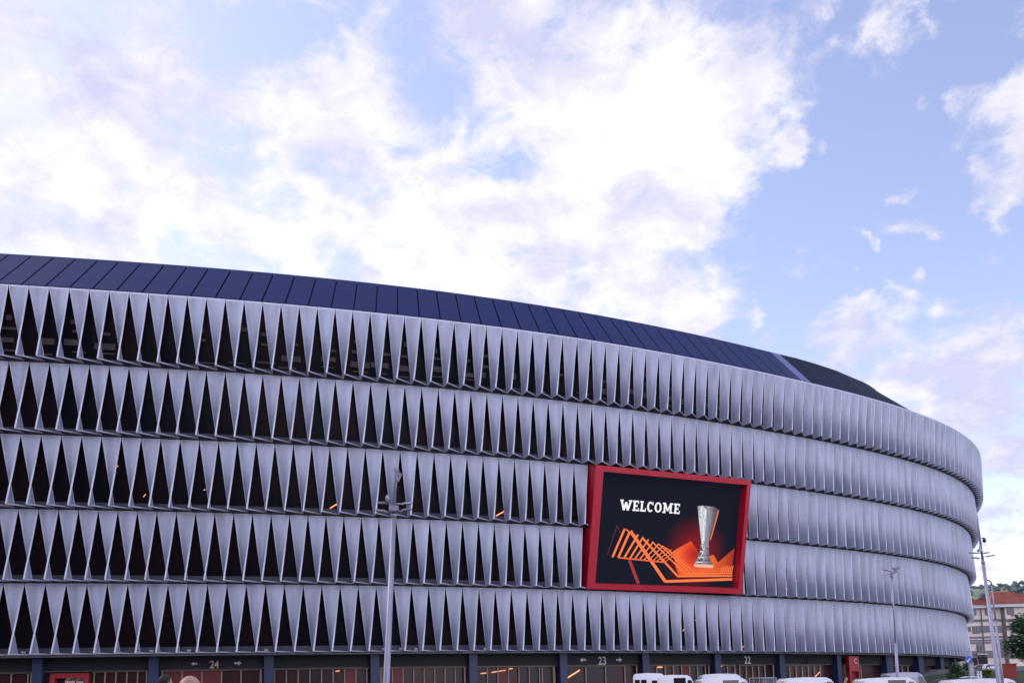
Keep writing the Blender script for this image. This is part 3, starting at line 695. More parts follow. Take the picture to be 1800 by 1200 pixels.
# WELCOME in heavy slab letters
bm = bmesh.new()
LW, LH = None, None
xL, zL = pp(398,470); xR, zR = pp(862,502); xT, zT_ = pp(400,386)
adv = (xR-xL)/7.9; Hh = (zT_-zL)*.98; tilt = (zR-zL)/(xR-xL)
def glyph(ch, x0, wd):
    h = Hh; s = h*.22; q = h*.15; S_ = .10*h
    R = []
    def r(a, b, c, d): R.append([(a,b),(c,b),(c,d),(a,d)])
    if ch == 'W':
        xs = [0.06, .32, .5, .68, .94]
        for a, b, ya, yb in ((xs[0], xs[1], h, 0), (xs[1], xs[2], 0, h*.8), (xs[2], xs[3], h*.8, 0), (xs[3], xs[4], 0, h)):
            ax, bx = a*wd, b*wd; R.append([(ax-s/2, ya), (ax+s/2, ya), (bx+s/2, yb), (bx-s/2, yb)])
        r(-.05*wd, h-q, .26*wd, h); r(.74*wd, h-q, 1.05*wd, h)
    if ch == 'E':
        r(.12*wd, 0, .12*wd+s, h); r(0, h-q, .95*wd, h); r(0, 0, wd, q); r(.12*wd, h*.43, .75*wd, h*.57); r(.95*wd-S_, h*.72, .95*wd, h); r(wd-S_, 0, wd, h*.3); r(.75*wd-S_*.6, h*.36, .75*wd, h*.64)
    if ch == 'L':
        r(.14*wd, 0, .14*wd+s, h); r(0, h-q, .55*wd, h); r(0, 0, wd, q); r(wd-S_, 0, wd, h*.34)
    if ch in 'CO':
        n = 28; a0, a1 = (math.radians(42), math.radians(318)) if ch == 'C' else (0, 2*math.pi)
        for j in range(n):
            t1, t2 = a0+(a1-a0)*j/n, a0+(a1-a0)*(j+1)/n
            O = lambda t, kx, ky: (wd/2+math.cos(t)*kx, h/2+math.sin(t)*ky)
            R.append([O(t1, wd/2, h/2), O(t2, wd/2, h/2), O(t2, wd/2-s, h/2-q), O(t1, wd/2-s, h/2-q)])
        if ch == 'C': r(.86*wd-S_*.3, h*.66, .86*wd+S_*.6, h)
    if ch == 'M':
        r(.1*wd, 0, .1*wd+s*.9, h); r(.9*wd-s*.9, 0, .9*wd, h)
        R.append([(.08*wd, h), (.08*wd+s, h), (.5*wd+s*.4, h*.2), (.5*wd-s*.4, h*.2)]); R.append([(.92*wd-s, h), (.92*wd, h), (.5*wd+s*.4, h*.2), (.5*wd-s*.4, h*.2)])
        r(-.02*wd, 0, .3*wd, q); r(.7*wd, 0, 1.02*wd, q); r(-.02*wd, h-q, .25*wd, h); r(.75*wd, h-q, 1.02*wd, h)
    for P in R: poly(bm, [(xL+x0+x, zL+z+(x0+x)*tilt) for x, z in P], 0, True)
x = 0
for ch, wd in zip('WELCOME', (1.5, .88, .84, .9, 1.02, 1.42, .88)):
    glyph(ch, x*adv, wd*adv*.93); x += wd+.07
scr_obj('lettering', bm, E_w)
obj.keep = False
print('screen fit', pp(265,165), pp(1345,300), pp(1280,1080), (OX0, OX1, OZ0, OZ1))

# ------------------------------------------------------------------ ground and terrain
def terr(x, y):
    """height of the ground: flat plaza, rising bank beyond the right end of the stadium"""
    r = max(0.0, min(1.0, (y-84)/40.0)); q = max(0.0, min(1.0, (x-38)/16.0))
    r = r*r*(3-2*r); q = q*q*(3-2*q)
    return 4.0*r*q + max(0.0, min(1.0, (y-118)/35))*1.0*q
bm = bmesh.new()
xs = [-3000,-1200,-500,-200,-100,-60]+list(range(-40, 121, 5))+[160,240,500,1200,3000]; ys = [-3000,-1000,-300,-100,-40,-10]+list(range(0, 181, 6))+[220,300,600,1200,3000]
G = [[bm.verts.new((x, y, terr(x, y))) for y in ys] for x in xs]
for i in range(len(xs)-1):
    for j in range(len(ys)-1): bm.faces.new((G[i][j], G[i+1][j], G[i+1][j+1], G[i][j+1]))
obj('ground', bm, mat('plaza_paving', (.13,.13,.14), .8, 0, .3, .12, .5, bump=('noise', 6, .15)), smooth=True, kind='structure')
def quadsheet(name, pts, m, dz):
    bm = bmesh.new(); bm.faces.new([bm.verts.new((x, y, dz)) for x, y in pts]); return obj(name, bm, m, kind='structure')
bm = bmesh.new(); gx_ = list(range(42, 121, 3)); gy_ = list(range(86, 119, 3))
GG = [[bm.verts.new((x, y, terr(x, y)+.06)) for y in gy_] for x in gx_]
for i in range(len(gx_)-1):
    for j in range(len(gy_)-1): bm.faces.new((GG[i][j], GG[i+1][j], GG[i+1][j+1], GG[i][j+1]))
obj('grass_bank', bm, mat('bank_grass', (.055,.075,.045), .95, 0, .2, .5, .6, bump=('noise', 5, .8)), smooth=True, kind='structure')
quadsheet('road', [(-60,30),(60,46),(60,64),(-60,52)], MT['asphalt'], .006)
bm = bmesh.new()
for j in range(30):
    x = -58+j*4; yc = 41+(x+60)*.117; box(bm, (x, yc, .010), (1.8, .12, .003))
obj('road_marking', bm, mat('road_paint', (.6,.6,.6), .7), kind='structure')
bm = bmesh.new(); bar(bm, (-60,52.1,.06), (60,64.1,.06), .14, .25); bar(bm, (-60,29.9,.06), (60,45.9,.06), .14, .25); obj('kerb', bm, MT['concrete'], kind='structure')
# far hill
bm = bmesh.new(); rnd = random.Random(3)
nx_, ny_ = 60, 12
def hillh(az, k):
    f = k/ny_; base = 101+9*math.sin(az*9+1.0)+6*math.sin(az*31)+3*math.sin(az*77)
    return base*math.sin(min(1, f*1.05)*math.pi/2)
HV = []
for i in range(nx_+1):
    az = -1.2+2.6*i/nx_; row = []
    for k in range(ny_+1):
        d = 620+k*38; row.append(bm.verts.new((d*math.sin(az), d*math.cos(az), hillh(az, k)+rnd.uniform(-1, 1))))
    HV.append(row)
for i in range(nx_):
    for k in range(ny_): bm.faces.new((HV[i][k], HV[i+1][k], HV[i+1][k+1], HV[i][k+1]))
hm = mat('hill_grass_hazed', (.17,.21,.15), .9, 0, .2, .45, .012); obj('hill', bm, hm, smooth=True, kind='structure')  # grass tone paled to stand in for distance haze
bm = bmesh.new()
for j in range(300):
    az = .42+rnd.random()*.14; k = rnd.uniform(6, 12); d = 620+k*38
    if rnd.random() < .5: k = 12; d = 620+k*38
    z = hillh(az, min(12, k)); r = rnd.uniform(1.2, 3.0)
    for q in range(3): ball(bm, (d*math.sin(az)+rnd.uniform(-3,3), d*math.cos(az), z+rnd.uniform(0, 4)), (r*rnd.uniform(.6,1), r, r*rnd.uniform(.5,1)), 1)
for v in bm.verts: v.co += Vector((rnd.uniform(-.8,.8), rnd.uniform(-.8,.8), rnd.uniform(-.8,.8)))
wd = obj('distant_woodland', bm, mat('far_wood', (.085,.12,.13), .9, 0, .2, .35, .05), kind='stuff'); tag(wd, 'dark clumps of far woodland along the crest of the green hill', 'woodland')
# ------------------------------------------------------------------ foliage
def crown(bm, c, rad, n, leaf, seed, lobes=9):
    rn = random.Random(seed); cl = []
    for j in range(lobes):
        a = rn.uniform(0, 6.28); e = rn.uniform(-.7, 1); r = rn.uniform(.35, .75)
        cl.append((Vector((math.cos(a)*rad[0]*r*math.sqrt(max(0,1-e*e*.6)), math.sin(a)*rad[1]*r*math.sqrt(max(0,1-e*e*.6)), e*rad[2]*.62)), rn.uniform(.32, .52)))
    for j in range(n):
        o, s = rn.choice(cl); u = Vector((rn.gauss(0,1), rn.gauss(0,1), rn.gauss(0,1))).normalized()*(rn.random()**.45)
        p = Vector(c)+o+Vector((u.x*rad[0]*s, u.y*rad[1]*s, u.z*rad[2]*s))
        R = Matrix.Rotation(rn.uniform(0,6.28), 3, 'Z') @ Matrix.Rotation(rn.uniform(-1,1), 3, 'X'); L = leaf*rn.uniform(.6, 1.4)
        v = [bm.verts.new(p+R @ Vector(q)) for q in ((-L,0,0),(0,-L*.55,.1*L),(L,0,0),(0,L*.55,.1*L))]; bm.faces.new(v)
def tree(px, Y, zg, h, rad, label, seed, n=5200):
    x = at(px, 1150, Y).x; t = thing('tree', label, 'tree', (x, Y, zg))
    bm = bmesh.new(); tube(bm, [(0,0,-.5),(.05,0,h*.3),(.1,.05,h*.62),(0,0,h*.85)], [.24,.2,.12,.04], 9)
    rn = random.Random(seed)
    for j in range(6):
        a = j*1.05+rn.random(); b = Vector((.05,0,h*(.32+.07*j))); tube(bm, [b, b+Vector((math.cos(a)*rad[0]*.35, math.sin(a)*rad[1]*.35, h*.12)), b+Vector((math.cos(a)*rad[0]*.6, math.sin(a)*rad[1]*.6, h*.25))], [.08,.05,.02], 6)
    obj('trunk', bm, MT['bark'], t)
    bm = bmesh.new(); crown(bm, (0,0,h-rad[2]), rad, n, .17, seed, 14); obj('crown', bm, MT['leaf'], t); return t
obj.keep = True
tree(1816, 96, terr(57,96), 8.3, (2.9,2.9,3.0), 'leafy green street tree at the right edge in front of the striped house', 5, 9000)
def shrub(name, px, py, Y, r, m, label, seed, n=900):
    p = at(px, py, Y); t = thing(name, label, 'hedge' if name == 'hedge' else 'shrub', (p.x, Y, terr(p.x, Y)))
    bm = bmesh.new(); crown(bm, (0,0,max(r[2], p.z-terr(p.x,Y))), r, n, .09, seed, 10); obj('foliage', bm, m, t)
    bm = bmesh.new(); tube(bm, [(0,0,-.2),(0,0,max(r[2], p.z-terr(p.x,Y)))], [.06,.03], 6); obj('stem', bm, MT['bark'], t)
shrub('hedge', 1692, 1183, 104, (1.7,.8,1.5), MT['leaf'], 'dark green hedge between the stadium end and the blue round sign', 11, 2600)
shrub('hedge', 1682, 1190, 100, (1.3,.7,.7), MT['leaf'], 'low green hedge behind the person in red beside the stadium', 12, 1200)
shrub('shrub', 1733, 1184, 104, (.75,.6,.7), MT['leafy'], 'yellow green rounded shrub below the parked white hatchback', 13, 1200)
obj.keep = False
# ------------------------------------------------------------------ house on the right
HY = 152.0
def hx(px): return at(px, 1120, HY).x
def hz(px, py): return at(px, py, HY).z
HG = terr(70, 150)
house = thing('apartment_house', 'cream and grey banded apartment house with orange tiled hip roofs beyond the stadium end', 'house', (hx(1740), HY, HG))
HO = Vector(house.location)
cream = mat('cream_render', (.62,.53,.48), .85, 0, .3, .08, .6); band = mat('grey_band', (.17,.155,.19), .8, 0, .3, .1, 1); tile = mat('roof_tile_orange', (.27,.070,.045), .8, 0, .3, .3, .8, bump=('noise', 12, .6))
wfr = mat('window_frame_grey', (.16,.15,.17), .6); wgl = mat('window_glass', (.035,.05,.06), .15, 0, .5); eav = mat('eaves_white', (.5,.49,.52), .7)
def hbox(bm, px0, px1, py0, py1, y0, y1, mi=0):
    """a wall block whose front face is at y0, sized by where it stands in the street"""
    x0, x1 = hx(px0), hx(px1); z0, z1 = hz((px0+px1)/2, py1), hz((px0+px1)/2, py0)
    box(bm, ((x0+x1)/2-HO.x, (y0+y1)/2-HO.y, (z0+z1)/2-HO.z), (x1-x0, y1-y0, z1-z0), mi=mi)
bm = bmesh.new(); hbox(bm, 1670, 1766, 1066, 1200, HY, HY+14); hbox(bm, 1766.2, 1850, 1066, 1200, HY-.8, HY+14); obj('wall', bm, cream, house)
def bandp(px0, px1, py0, py1, wing=False, d=.06):
    bm = bmesh.new(); f = HY-.8 if wing else HY
    hbox(bm, px0, px1, py0, py1, f-d, f-.004+.3 if False else f+.02); obj('band', bm, band, house)
for a in ((1670,1765.8,1088,1092.5),(1670,1765.8,1118,1121.5),(1670,1765.8,1123.5,1126.5),(1694,1708,1101,1110),(1724,1741,1099,1111),(1695,1741,1127.5,1131),(1695,1765,1143,1156)): bandp(*a)
for a in ((1766.4,1850,1087,1092),(1766.4,1850,1117,1122),(1766.4,1773.5,1099,1108),(1788,1850,1099,1108),(1766.4,1850,1142,1156)): bandp(*a, wing=True)
def hwin(px0, px1, py0, py1, wing=False, arch=False, sill=False):
    f = HY-.8 if wing else HY
    x0, x1 = hx(px0)-HO.x, hx(px1)-HO.x; z0, z1 = hz((px0+px1)/2, py1)-HO.z, hz((px0+px1)/2, py0)-HO.z
    bm = bmesh.new(); y = f-HO.y
    if arch:
        pts = [(x0,z0),(x1,z0),(x1,z1-(x1-x0)/2)]+[((x0+x1)/2+math.cos(t)*(x1-x0)/2, z1-(x1-x0)/2+math.sin(t)*(x1-x0)/2) for t in [math.pi*k/8 for k in range(1,8)]]+[(x0,z1-(x1-x0)/2)]
        extrude_poly(bm, pts, y-.10, y+.05)
    else: box(bm, ((x0+x1)/2, y-.04, (z0+z1)/2), (x1-x0, .14, z1-z0))
    fr = obj('window', bm, wfr, house)
    bm = bmesh.new(); cx = (x0+x1)/2; w2 = (x1-x0)/2
    for sg in (-1, 1): box(bm, (cx+sg*w2*.46, y-.12-(.03 if arch else 0), (z0+z1)/2-(.2 if arch else 0)), (w2*.78, .03, (z1-z0)*.84-(.4 if arch else 0)))
    obj('pane', bm, wgl, fr)
    if sill: bm = bmesh.new(); box(bm, (cx, y-.25, z0-.1), ((x1-x0)*1.35, .5, .16)); obj('sill', bm, eav, fr)
for a in ((1705,1720,1069,1081),(1736,1745,1069,1081),(1689,1694.5,1102,1115),(1710.5,1723,1099.5,1113),(1743,1750,1099,1111),(1753,1763,1099,1111)): hwin(*a)
hwin(1715,1728,1128,1148,arch=True,sill=True); hwin(1691,1699,1130,1150,arch=True); hwin(1747,1754,1127,1142); hwin(1757,1765,1126,1141)
for a in ((1770,1782,1068,1080),(1773.5,1786.5,1098,1111),(1768,1773,1127,1141)): hwin(*a, wing=True)
bm = bmesh.new(); hbox(bm, 1716,1731,1153,1166, HY-.3, HY+.1); hbox(bm, 1700,1713,1156,1168, HY-.3, HY+.1); obj('porch_opening', bm, MT['fascia'], house)
bm = bmesh.new(); hbox(bm, 1775,1785,1126,1144, HY-1.2, HY-.8); obj('balcony', bm, eav, house)
bm = bmesh.new()
for px, w_ in ((1728,0),(1764,0)): bar(bm, Vector((hx(px), HY-.15, hz(px,1068)))-HO, Vector((hx(px), HY-.15, HG))-HO, .12, .12)
obj('drainpipe', bm, wfr, house)
def hip(px0, px1, f, back, ze, rise, ov=.6, ridge=.42):
    x0, x1 = hx(px0)-ov-HO.x, hx(px1)+ov-HO.x; y0, y1 = f-ov-HO.y, back+ov-HO.y; z = ze-HO.z
    bm = bmesh.new(); box(bm, ((x0+x1)/2, (y0+y1)/2, z-.06), (x1-x0, y1-y0, .5)); ea = obj('eaves', bm, eav, house)
    bm = bmesh.new(); d = (y1-y0)/2*ridge*1.6; ym = (y0+y1)/2
    c = [bm.verts.new(p) for p in ((x0-.1,y0-.1,z+.2),(x1+.1,y0-.1,z+.2),(x1+.1,y1+.1,z+.2),(x0-.1,y1+.1,z+.2),(x0+min(d,(x1-x0)*.49),ym,z+.2+rise),(x1-min(d,(x1-x0)*.49),ym,z+.2+rise))]
    for q in ((0,1,5,4),(1,2,5),(2,3,4,5),(3,0,4),(3,2,1,0)): bm.faces.new([c[k] for k in q])
    r = obj('roof', bm, tile, house)
    bm = bmesh.new()
    for a, b in ((0,4),(4,5),(5,1)): 
        P_ = [Vector(p) for p in ((x0-.1,y0-.1,z+.2),(x1+.1,y0-.1,z+.2),(0,0,0),(0,0,0),(x0+min(d,(x1-x0)*.49),ym,z+.2+rise),(x1-min(d,(x1-x0)*.49),ym,z+.2+rise))]
        bar(bm, P_[a]+Vector((0,0,.04)), P_[b]+Vector((0,0,.04)), .18, .12)
    obj('ridge_tile', bm, mat('ridge_tile', (.5,.17,.08), .8), r)
ze = hz(1735, 1065)
hip(1664, 1738, HY, HY+13, ze, 2.9); hip(1745, 1850, HY-.8, HY+12, ze+.03, 2.6, ridge=.34)
def block(x0, x1, y0, y1, h, label):  # unseen blocks added behind the camera to darken the lower facade tiers
    t = thing('shade_block', label, 'light blocker', ((x0+x1)/2, y1, 0), 0, 'unseen blocks added to shade the facade')
    bm = bmesh.new(); box(bm, (0, (y0-y1)/2, h/2), (x1-x0, y1-y0, h)); obj('wall', bm, MT['blockwall'], t)
    bm = bmesh.new(); box(bm, (0, (y0-y1)/2, h+.3), (x1-x0+.8, y1-y0+.8, .6)); obj('roof', bm, MT['concrete'], t)
    wm = None; nx = int((x1-x0)/4.5); nz = int(h/3.4)
    for i in range(nx):
        for k in range(1, nz):
            if wm is None:
                bm = bmesh.new(); box(bm, (0,0,0), (1.6,.12,1.7)); w0 = obj('window', bm, wgl, t); wm = w0
            else: w0 = wm.copy(); C.objects.link(w0); w0.parent = t
            w0.location = (-(x1-x0)/2+2.2+i*4.5, .03, 1.9+k*3.3)
MT['blockwall'] = mat('block_wall', (.16,.13,.13), .85, 0, .2, .12, .5)
block(-75, -20, -26, -12, 38, 'unseen tall brown block added behind the left of the plaza to shade the facade')
block(-16, 8, -34, -20, 30, 'unseen brown block added behind the middle of the plaza to shade the facade')
block(9, 40, -44, -32, 22, 'unseen lower brown block added behind the right of the plaza to shade the facade')
# red boundary wall, bollards, sign, hatchback on the bank
p = at(1773, 1180, 108); gz = terr(p.x, 108)
bm = bmesh.new()
zt_ = at(1773, 1167, 108).z; box(bm, (p.x, 108, (gz+zt_)/2-.3), (1.7, .35, zt_-gz+.6)); box(bm, (p.x, 108, zt_+.05), (1.85, .5, .12)); tag(obj('garden_wall', bm, mat('red_brick', (.20,.035,.030), .85, 0, .3, .2, 3, bump=('noise', 9, .4))), 'dark red brick garden wall below the right hand tree', 'wall')
for j, (px, top) in enumerate(((1706.5,1168),)):
    p = at(px, top, 101); gz = terr(p.x, 101)
    bm = bmesh.new(); box(bm, (p.x, 101, (p.z+gz)/2), (.42, .35, p.z-gz+.3)); box(bm, (p.x, 101, p.z+.2), (.52, .45, .1)); bmesh.ops.bevel(bm, geom=bm.edges[:], offset=.03)
    tag(obj('gate_pillar', bm, mat('pillar_white', (.45,.45,.48), .8, 0, .3, .1, 2)), 'pale square pillar standing right under the blue round sign', 'pillar')
for px, lab in ((1718.5, 'white bollard nearest the pale pillar, left of the yellow green shrub'), (1723.5, 'white bollard touching the yellow green shrub')):
    p = at(px, 1180, 100); gz = terr(p.x, 100)
    bm = bmesh.new(); tube(bm, [(p.x,100,gz-.1),(p.x,100,p.z),(p.x,100,p.z+.08)], [.13,.13,.07], 10); tag(obj('bollard', bm, MT['white'], smooth=False), lab, 'bollard', 'bollards on the bank')
p = at(1702, 1159, 99); gz = terr(p.x, 99)
sg = thing('traffic_sign', 'round blue traffic sign with white slanting arrow beside the stadium end', 'sign', (p.x, 99, gz))
bm = bmesh.new(); tube(bm, [(0,0,-.1),(0,0,p.z-gz+.3)], .035, 8); obj('post', bm, MT['silver'], sg)
bm = bmesh.new(); tube(bm, [(0,-.05,p.z-gz),(0,-.08,p.z-gz)], .40, 24); obj('sign_face', bm, MT['bluesign'], sg)
bm = bmesh.new(); extrude_poly(bm, [(-.20,-.02),(-.20,-.24),(.02,-.24),(-.04,-.17),(.20,.12),(.13,.19),(-.12,-.09)], -.10, -.085); bm.transform(Matrix.Translation((0,0,p.z-gz))); obj('arrow', bm, MT['white'], sg)
# ------------------------------------------------------------------ lamp posts
def floodhead(bm, c, d, s=1.0):
    """slim luminaire reaching out along d"""
    c = Vector(c); d = Vector(d).normalized()
    bar(bm, c, c+d*.35*s, .07*s, .07*s); a = c+d*.35*s; b = c+d*(1.0*s)
    bar(bm, a, a+d*.12*s, .16*s, .12*s); bar(bm, a+d*.10*s+Vector((0,0,.02)), b+Vector((0,0,.05)), .30*s, .10*s)
def lamppost(name, base, top, z_arm, r0, label, lean_extra, kind='tall'):
    t = thing(name, label, 'lamp post', tuple(base)); v = Vector(top)-Vector(base); h = v.z
    P = lambda z: v*(z/h)
    bm = bmesh.new(); tube(bm, [P(0), P(.3), P(z_arm-.1)], [r0*1.05, r0, r0*.72], 14); tube(bm, [P(z_arm-.1), P(z_arm+.05)], [r0*.80, r0*.80], 14)
    obj('pole', bm, MT['silver'], t)
    bm = bmesh.new(); tube(bm, [P(z_arm+.05), P(h*.97), P(h)], [r0*.52, r0*.40, r0*.38], 12); obj('mast_top', bm, MT['silver'], t)
    bm = bmesh.new(); tube(bm, [P(0), P(.04)], [r0*2.2, r0*2.2], 14); obj('base_plate', bm, MT['silver'], t)
    return t, P, h
A, B_ = at(696.5, 808, 36), at(680, 1180, 36)
lean = (A-B_)/(A.z-B_.z); base = A-lean*A.z; base.z = 0
t, P, h = lamppost('lamp_post', base, A, at(691,905,36).z, .135, 'tall grey lamp post with four short arms, standing left of the screen', 0)
za = at(691,898,36).z
for d, z, nm in (((-1,-.2,0), za-.02, 0), ((1,-.2,0), za+.0, 0), ((-1,.35,0), za+.34, 0), ((1,.4,0), za+.30, 0)):
    bm = bmesh.new(); floodhead(bm, P(z)+Vector((d[0]*.08,0,0)), d, .62); obj('luminaire', bm, MT['silver'], t)
bm = bmesh.new(); box(bm, P(za+.08)-Vector((0,.05,0)), (.36,.3,.22)); bmesh.ops.bevel(bm, geom=bm.edges[:], offset=.04, segments=2); obj('bracket', bm, MT['silver'], t)
bm = bmesh.new(); q = P(za+.34)+Vector((-.26,-.05,0)); tube(bm, [q, q+Vector((0,0,.22)), q+Vector((0,0,.30))], [.07,.08,.03], 12); obj('camera_dome', bm, MT['silver'], t)
bm = bmesh.new(); q = P(at(695,828,36).z); bar(bm, q, q+Vector((.22,-.05,-.18)), .10, .12); bar(bm, q+Vector((.20,-.05,-.16)), q+Vector((.08,-.05,-.42)), .07, .12); bar(bm, q+Vector((-.05,0,.05)), q+Vector((.12,-.03,.02)), .10,.1); obj('camera', bm, MT['silver'], t)
A, B_ = at(1717, 905, 52), at(1754, 1185, 52)
lean = (A-B_)/(A.z-B_.z); base = A-lean*A.z; base.z = 0
za = at(1724.5,978,52).z
t, P, h = lamppost('lamp_post', base, A, at(1727,987,52).z, .125, 'tall grey lamp post against the sky beside the right end of the stadium', 0)
for d, z in (((-1,-.2,0), za-.1), ((1,-.2,0), za-.0), ((-1,.5,0), za+.22), ((1,.6,0), za+.22)):
    bm = bmesh.new(); floodhead(bm, P(z), d, .66); obj('luminaire', bm, MT['silver'], t)
bm = bmesh.new(); q = P(at(1721,946,52).z); bar(bm, q, q+Vector((.24,0,.05)), .04, .04); q = q+Vector((.24,0,0)); tube(bm, [q+Vector((0,0,.03)), q+Vector((0,0,-.06)), q+Vector((0,0,-.18)), q+Vector((0,0,-.24))], [.05,.09,.09,.04], 12); obj('camera_dome', bm, MT['black'], t)
bm = bmesh.new(); q = P(at(1722,965,52).z); bar(bm, q, q+Vector((-.22,-.05,-.10)), .16, .14); bar(bm, q+Vector((-.1,0,.0)), q+Vector((-.02,0,.2)), .1, .1); obj('speaker_horn', bm, MT['silver'], t)
# clamp and second thin lamp
A, B_ = at(1743, 1028, 52.3), at(1761, 1185, 52.3)
lean = (A-B_)/(A.z-B_.z); base = A-lean*A.z; base.z = 0
t2 = thing('street_lamp', 'thin grey pole with a short bent top close beside the tall right hand lamp post', 'lamp post', tuple(base))
bm = bmesh.new(); tube(bm, [Vector((0,0,0)), (at(1750,1090,52.3)-base)], [.075,.06], 10); tube(bm, [(at(1750,1090,52.3)-base), A-base], [.045,.035], 10); obj('pole', bm, MT['silver'], t2)
bm = bmesh.new(); bend = [A-base, at(1742.5,1023,52.3)-base, at(1738,1019,52.3)-base, at(1731,1018.5,52.3)-base]; tube(bm, bend, .04, 8); obj('arm', bm, MT['soffit'], t2)
# slim post with angled floodlights
A, B_ = at(1567.5, 1012, 66), at(1577.5, 1185, 66)
lean = (A-B_)/(A.z-B_.z); base = A-lean*A.z; base.z = 0
t3 = thing('floodlight_post', 'slim pale post topped by angled floodlights, right of the screen', 'lamp post', tuple(base))
P = lambda z: (A-base)*(z/(A-base).z)
zm = at(1574,1130,66).z
bm = bmesh.new(); tube(bm, [P(0), P(zm)], [.13,.10], 12); tube(bm, [P(zm), P(A.z)], [.062,.05], 10); obj('pole', bm, MT['silver'], t3)
bm = bmesh.new(); bar(bm, P(A.z-.15)+Vector((-.3,0,.3)), P(A.z-.15)+Vector((.35,0,.42)), .07, .07); bar(bm, P(A.z-.2), P(A.z+.35), .06, .06); obj('crossbar', bm, MT['silver'], t3)
for (c, ang, ax) in (((-.38,0,.42), .25, (.52,.34,.09)), ((.30,0,.55), -.25, (.42,.34,.16)), ((.12,0,.25), -.5, (.42,.30,.10)), ((.0,.1,-.05), .6, (.24,.2,.16))):
    bm = bmesh.new(); box(bm, P(A.z)+Vector(c)+Vector((0,-.1,0)), ax, Matrix.Rotation(ang, 3, 'Y') @ Matrix.Rotation(.35, 3, 'X')); bmesh.ops.bevel(bm, geom=bm.edges[:], offset=.03, segments=2); obj('floodlight', bm, MT['silver'], t3)
# ------------------------------------------------------------------ vehicles
def vehicle(name, label, cat, L, W, H, prof, body, wins, loc, rz, group=None, side_windows=(), extras=None, wheel_x=None):
    """side profile prof (x,z) in fractions of L,H; front at +x"""
    t = thing(name, label, cat, loc, rz, group)
    bm = bmesh.new(); n = len(prof)
    def taper(z): return W/2*(1-.13*max(0, (z/H-.5)/.5)**1.5)
    L_ = [bm.verts.new((x*L, -taper(z*H), z*H)) for x, z in prof]; R_ = [bm.verts.new((x*L, taper(z*H), z*H)) for x, z in prof]
    bm.faces.new(L_); bm.faces.new(R_[::-1])
    for i in range(n): bm.faces.new((L_[(i+1)%n], L_[i], R_[i], R_[(i+1)%n]))
    bmesh.ops.recalc_face_normals(bm, faces=bm.faces)
    bmesh.ops.bevel(bm, geom=bm.edges[:], offset=.07, segments=3, profile=.6)
    b = obj('body', bm, body, t, smooth=True)
    m_ = b.modifiers.new('wn', 'WEIGHTED_NORMAL') if False else None
    for nm, pts, onside in wins:
        bm = bmesh.new()
        if onside:
            for sd in (-1, 1):
                v = [bm.verts.new((x*L, sd*(taper(z*H)+.012), z*H)) for x, z in pts]; f = bm.faces.new(v if sd < 0 else v[::-1])
                ex = bmesh.ops.extrude_face_region(bm, geom=[f]); bmesh.ops.translate(bm, vec=(0, -sd*.04, 0), verts=[q for q in ex['geom'] if isinstance(q, bmesh.types.BMVert)])
        else:
            (xa, za_), (xb, zb_) = pts; d = Vector((xb-xa, 0, zb_-za_)); nn = Vector(((zb_-za_)*H, 0, -(xb-xa)*L)).normalized()
            if nm != 'windscreen': nn = -nn if nn.x > 0 else nn
            elif nn.x < 0: nn = -nn
            for (xx, zz) in ((xa, za_), (xb, zb_)): pass
            q0 = Vector((xa*L, 0, za_*H))+nn*.012; q1 = Vector((xb*L, 0, zb_*H))+nn*.012
            v = [bm.verts.new(q0+Vector((0,-taper(za_*H)*.90,0))), bm.verts.new(q0+Vector((0,taper(za_*H)*.90,0))), bm.verts.new(q1+Vector((0,taper(zb_*H)*.86,0))), bm.verts.new(q1+Vector((0,-taper(zb_*H)*.86,0)))]
            f = bm.faces.new(v); ex = bmesh.ops.extrude_face_region(bm, geom=[f]); bmesh.ops.translate(bm, vec=-nn*.04, verts=[q for q in ex['geom'] if isinstance(q, bmesh.types.BMVert)])
        obj(nm, bm, MT['cglass'], t)
    for wx in (wheel_x or (.18*L, .80*L)):
        for sd in (-1, 1):
            bm = bmesh.new(); tube(bm, [(wx, sd*(W/2-.20), .33), (wx, sd*(W/2+.01), .33)], .33, 20); wh = obj('wheel', bm, MT['tyre'], t)
            bm = bmesh.new(); tube(bm, [(wx, sd*(W/2-.02), .33), (wx, sd*(W/2+.025), .33)], .20, 14); obj('rim', bm, MT['rim'], wh)
    for sd in (-1, 1):
        fx = max(x for x, z in prof if .25 < z < .5)*L
        bm = bmesh.new(); box(bm, (fx-.08, sd*W*.36, H*.36), (.22, .34, .2)); bmesh.ops.bevel(bm, geom=bm.edges[:], offset=.04); obj('headlight', bm, MT['lamp'], t)
        bm = bmesh.new(); box(bm, (.03, sd*W*.42, H*.42), (.1, .16, .5)); bmesh.ops.bevel(bm, geom=bm.edges[:], offset=.03); obj('tail_light', bm, MT['tail'], t)
        bm = bmesh.new(); box(bm, (.76*L if H > 1.9 else .62*L, sd*(W/2+.12), H*.58), (.12, .22, .26)); bmesh.ops.bevel(bm, geom=bm.edges[:], offset=.04); obj('mirror', bm, MT['black'], t)
    bm = bmesh.new(); box(bm, (L*.5, 0, .22), (L*.98, W*.9, .16)); obj('underbody', bm, MT['black'], t)
    return t
VP = [(.0,.12),(.985,.12),(1.0,.22),(.995,.40),(.95,.50),(.80,.57),(.665,.93),(.60,.985),(.30,1.0),(.05,.985),(.015,.93),(.0,.45)]
VW = [('windscreen', ((.80,.575),(.675,.90)), False), ('front_window', [(.60,.60),(.77,.60),(.70,.80),(.655,.88),(.60,.88)], True), ('rear_window', ((.0,.60),(.012,.88)), False)]
VW_side = VW+[('side_window', [(.33,.60),(.56,.60),(.56,.93),(.33,.93)], True)]
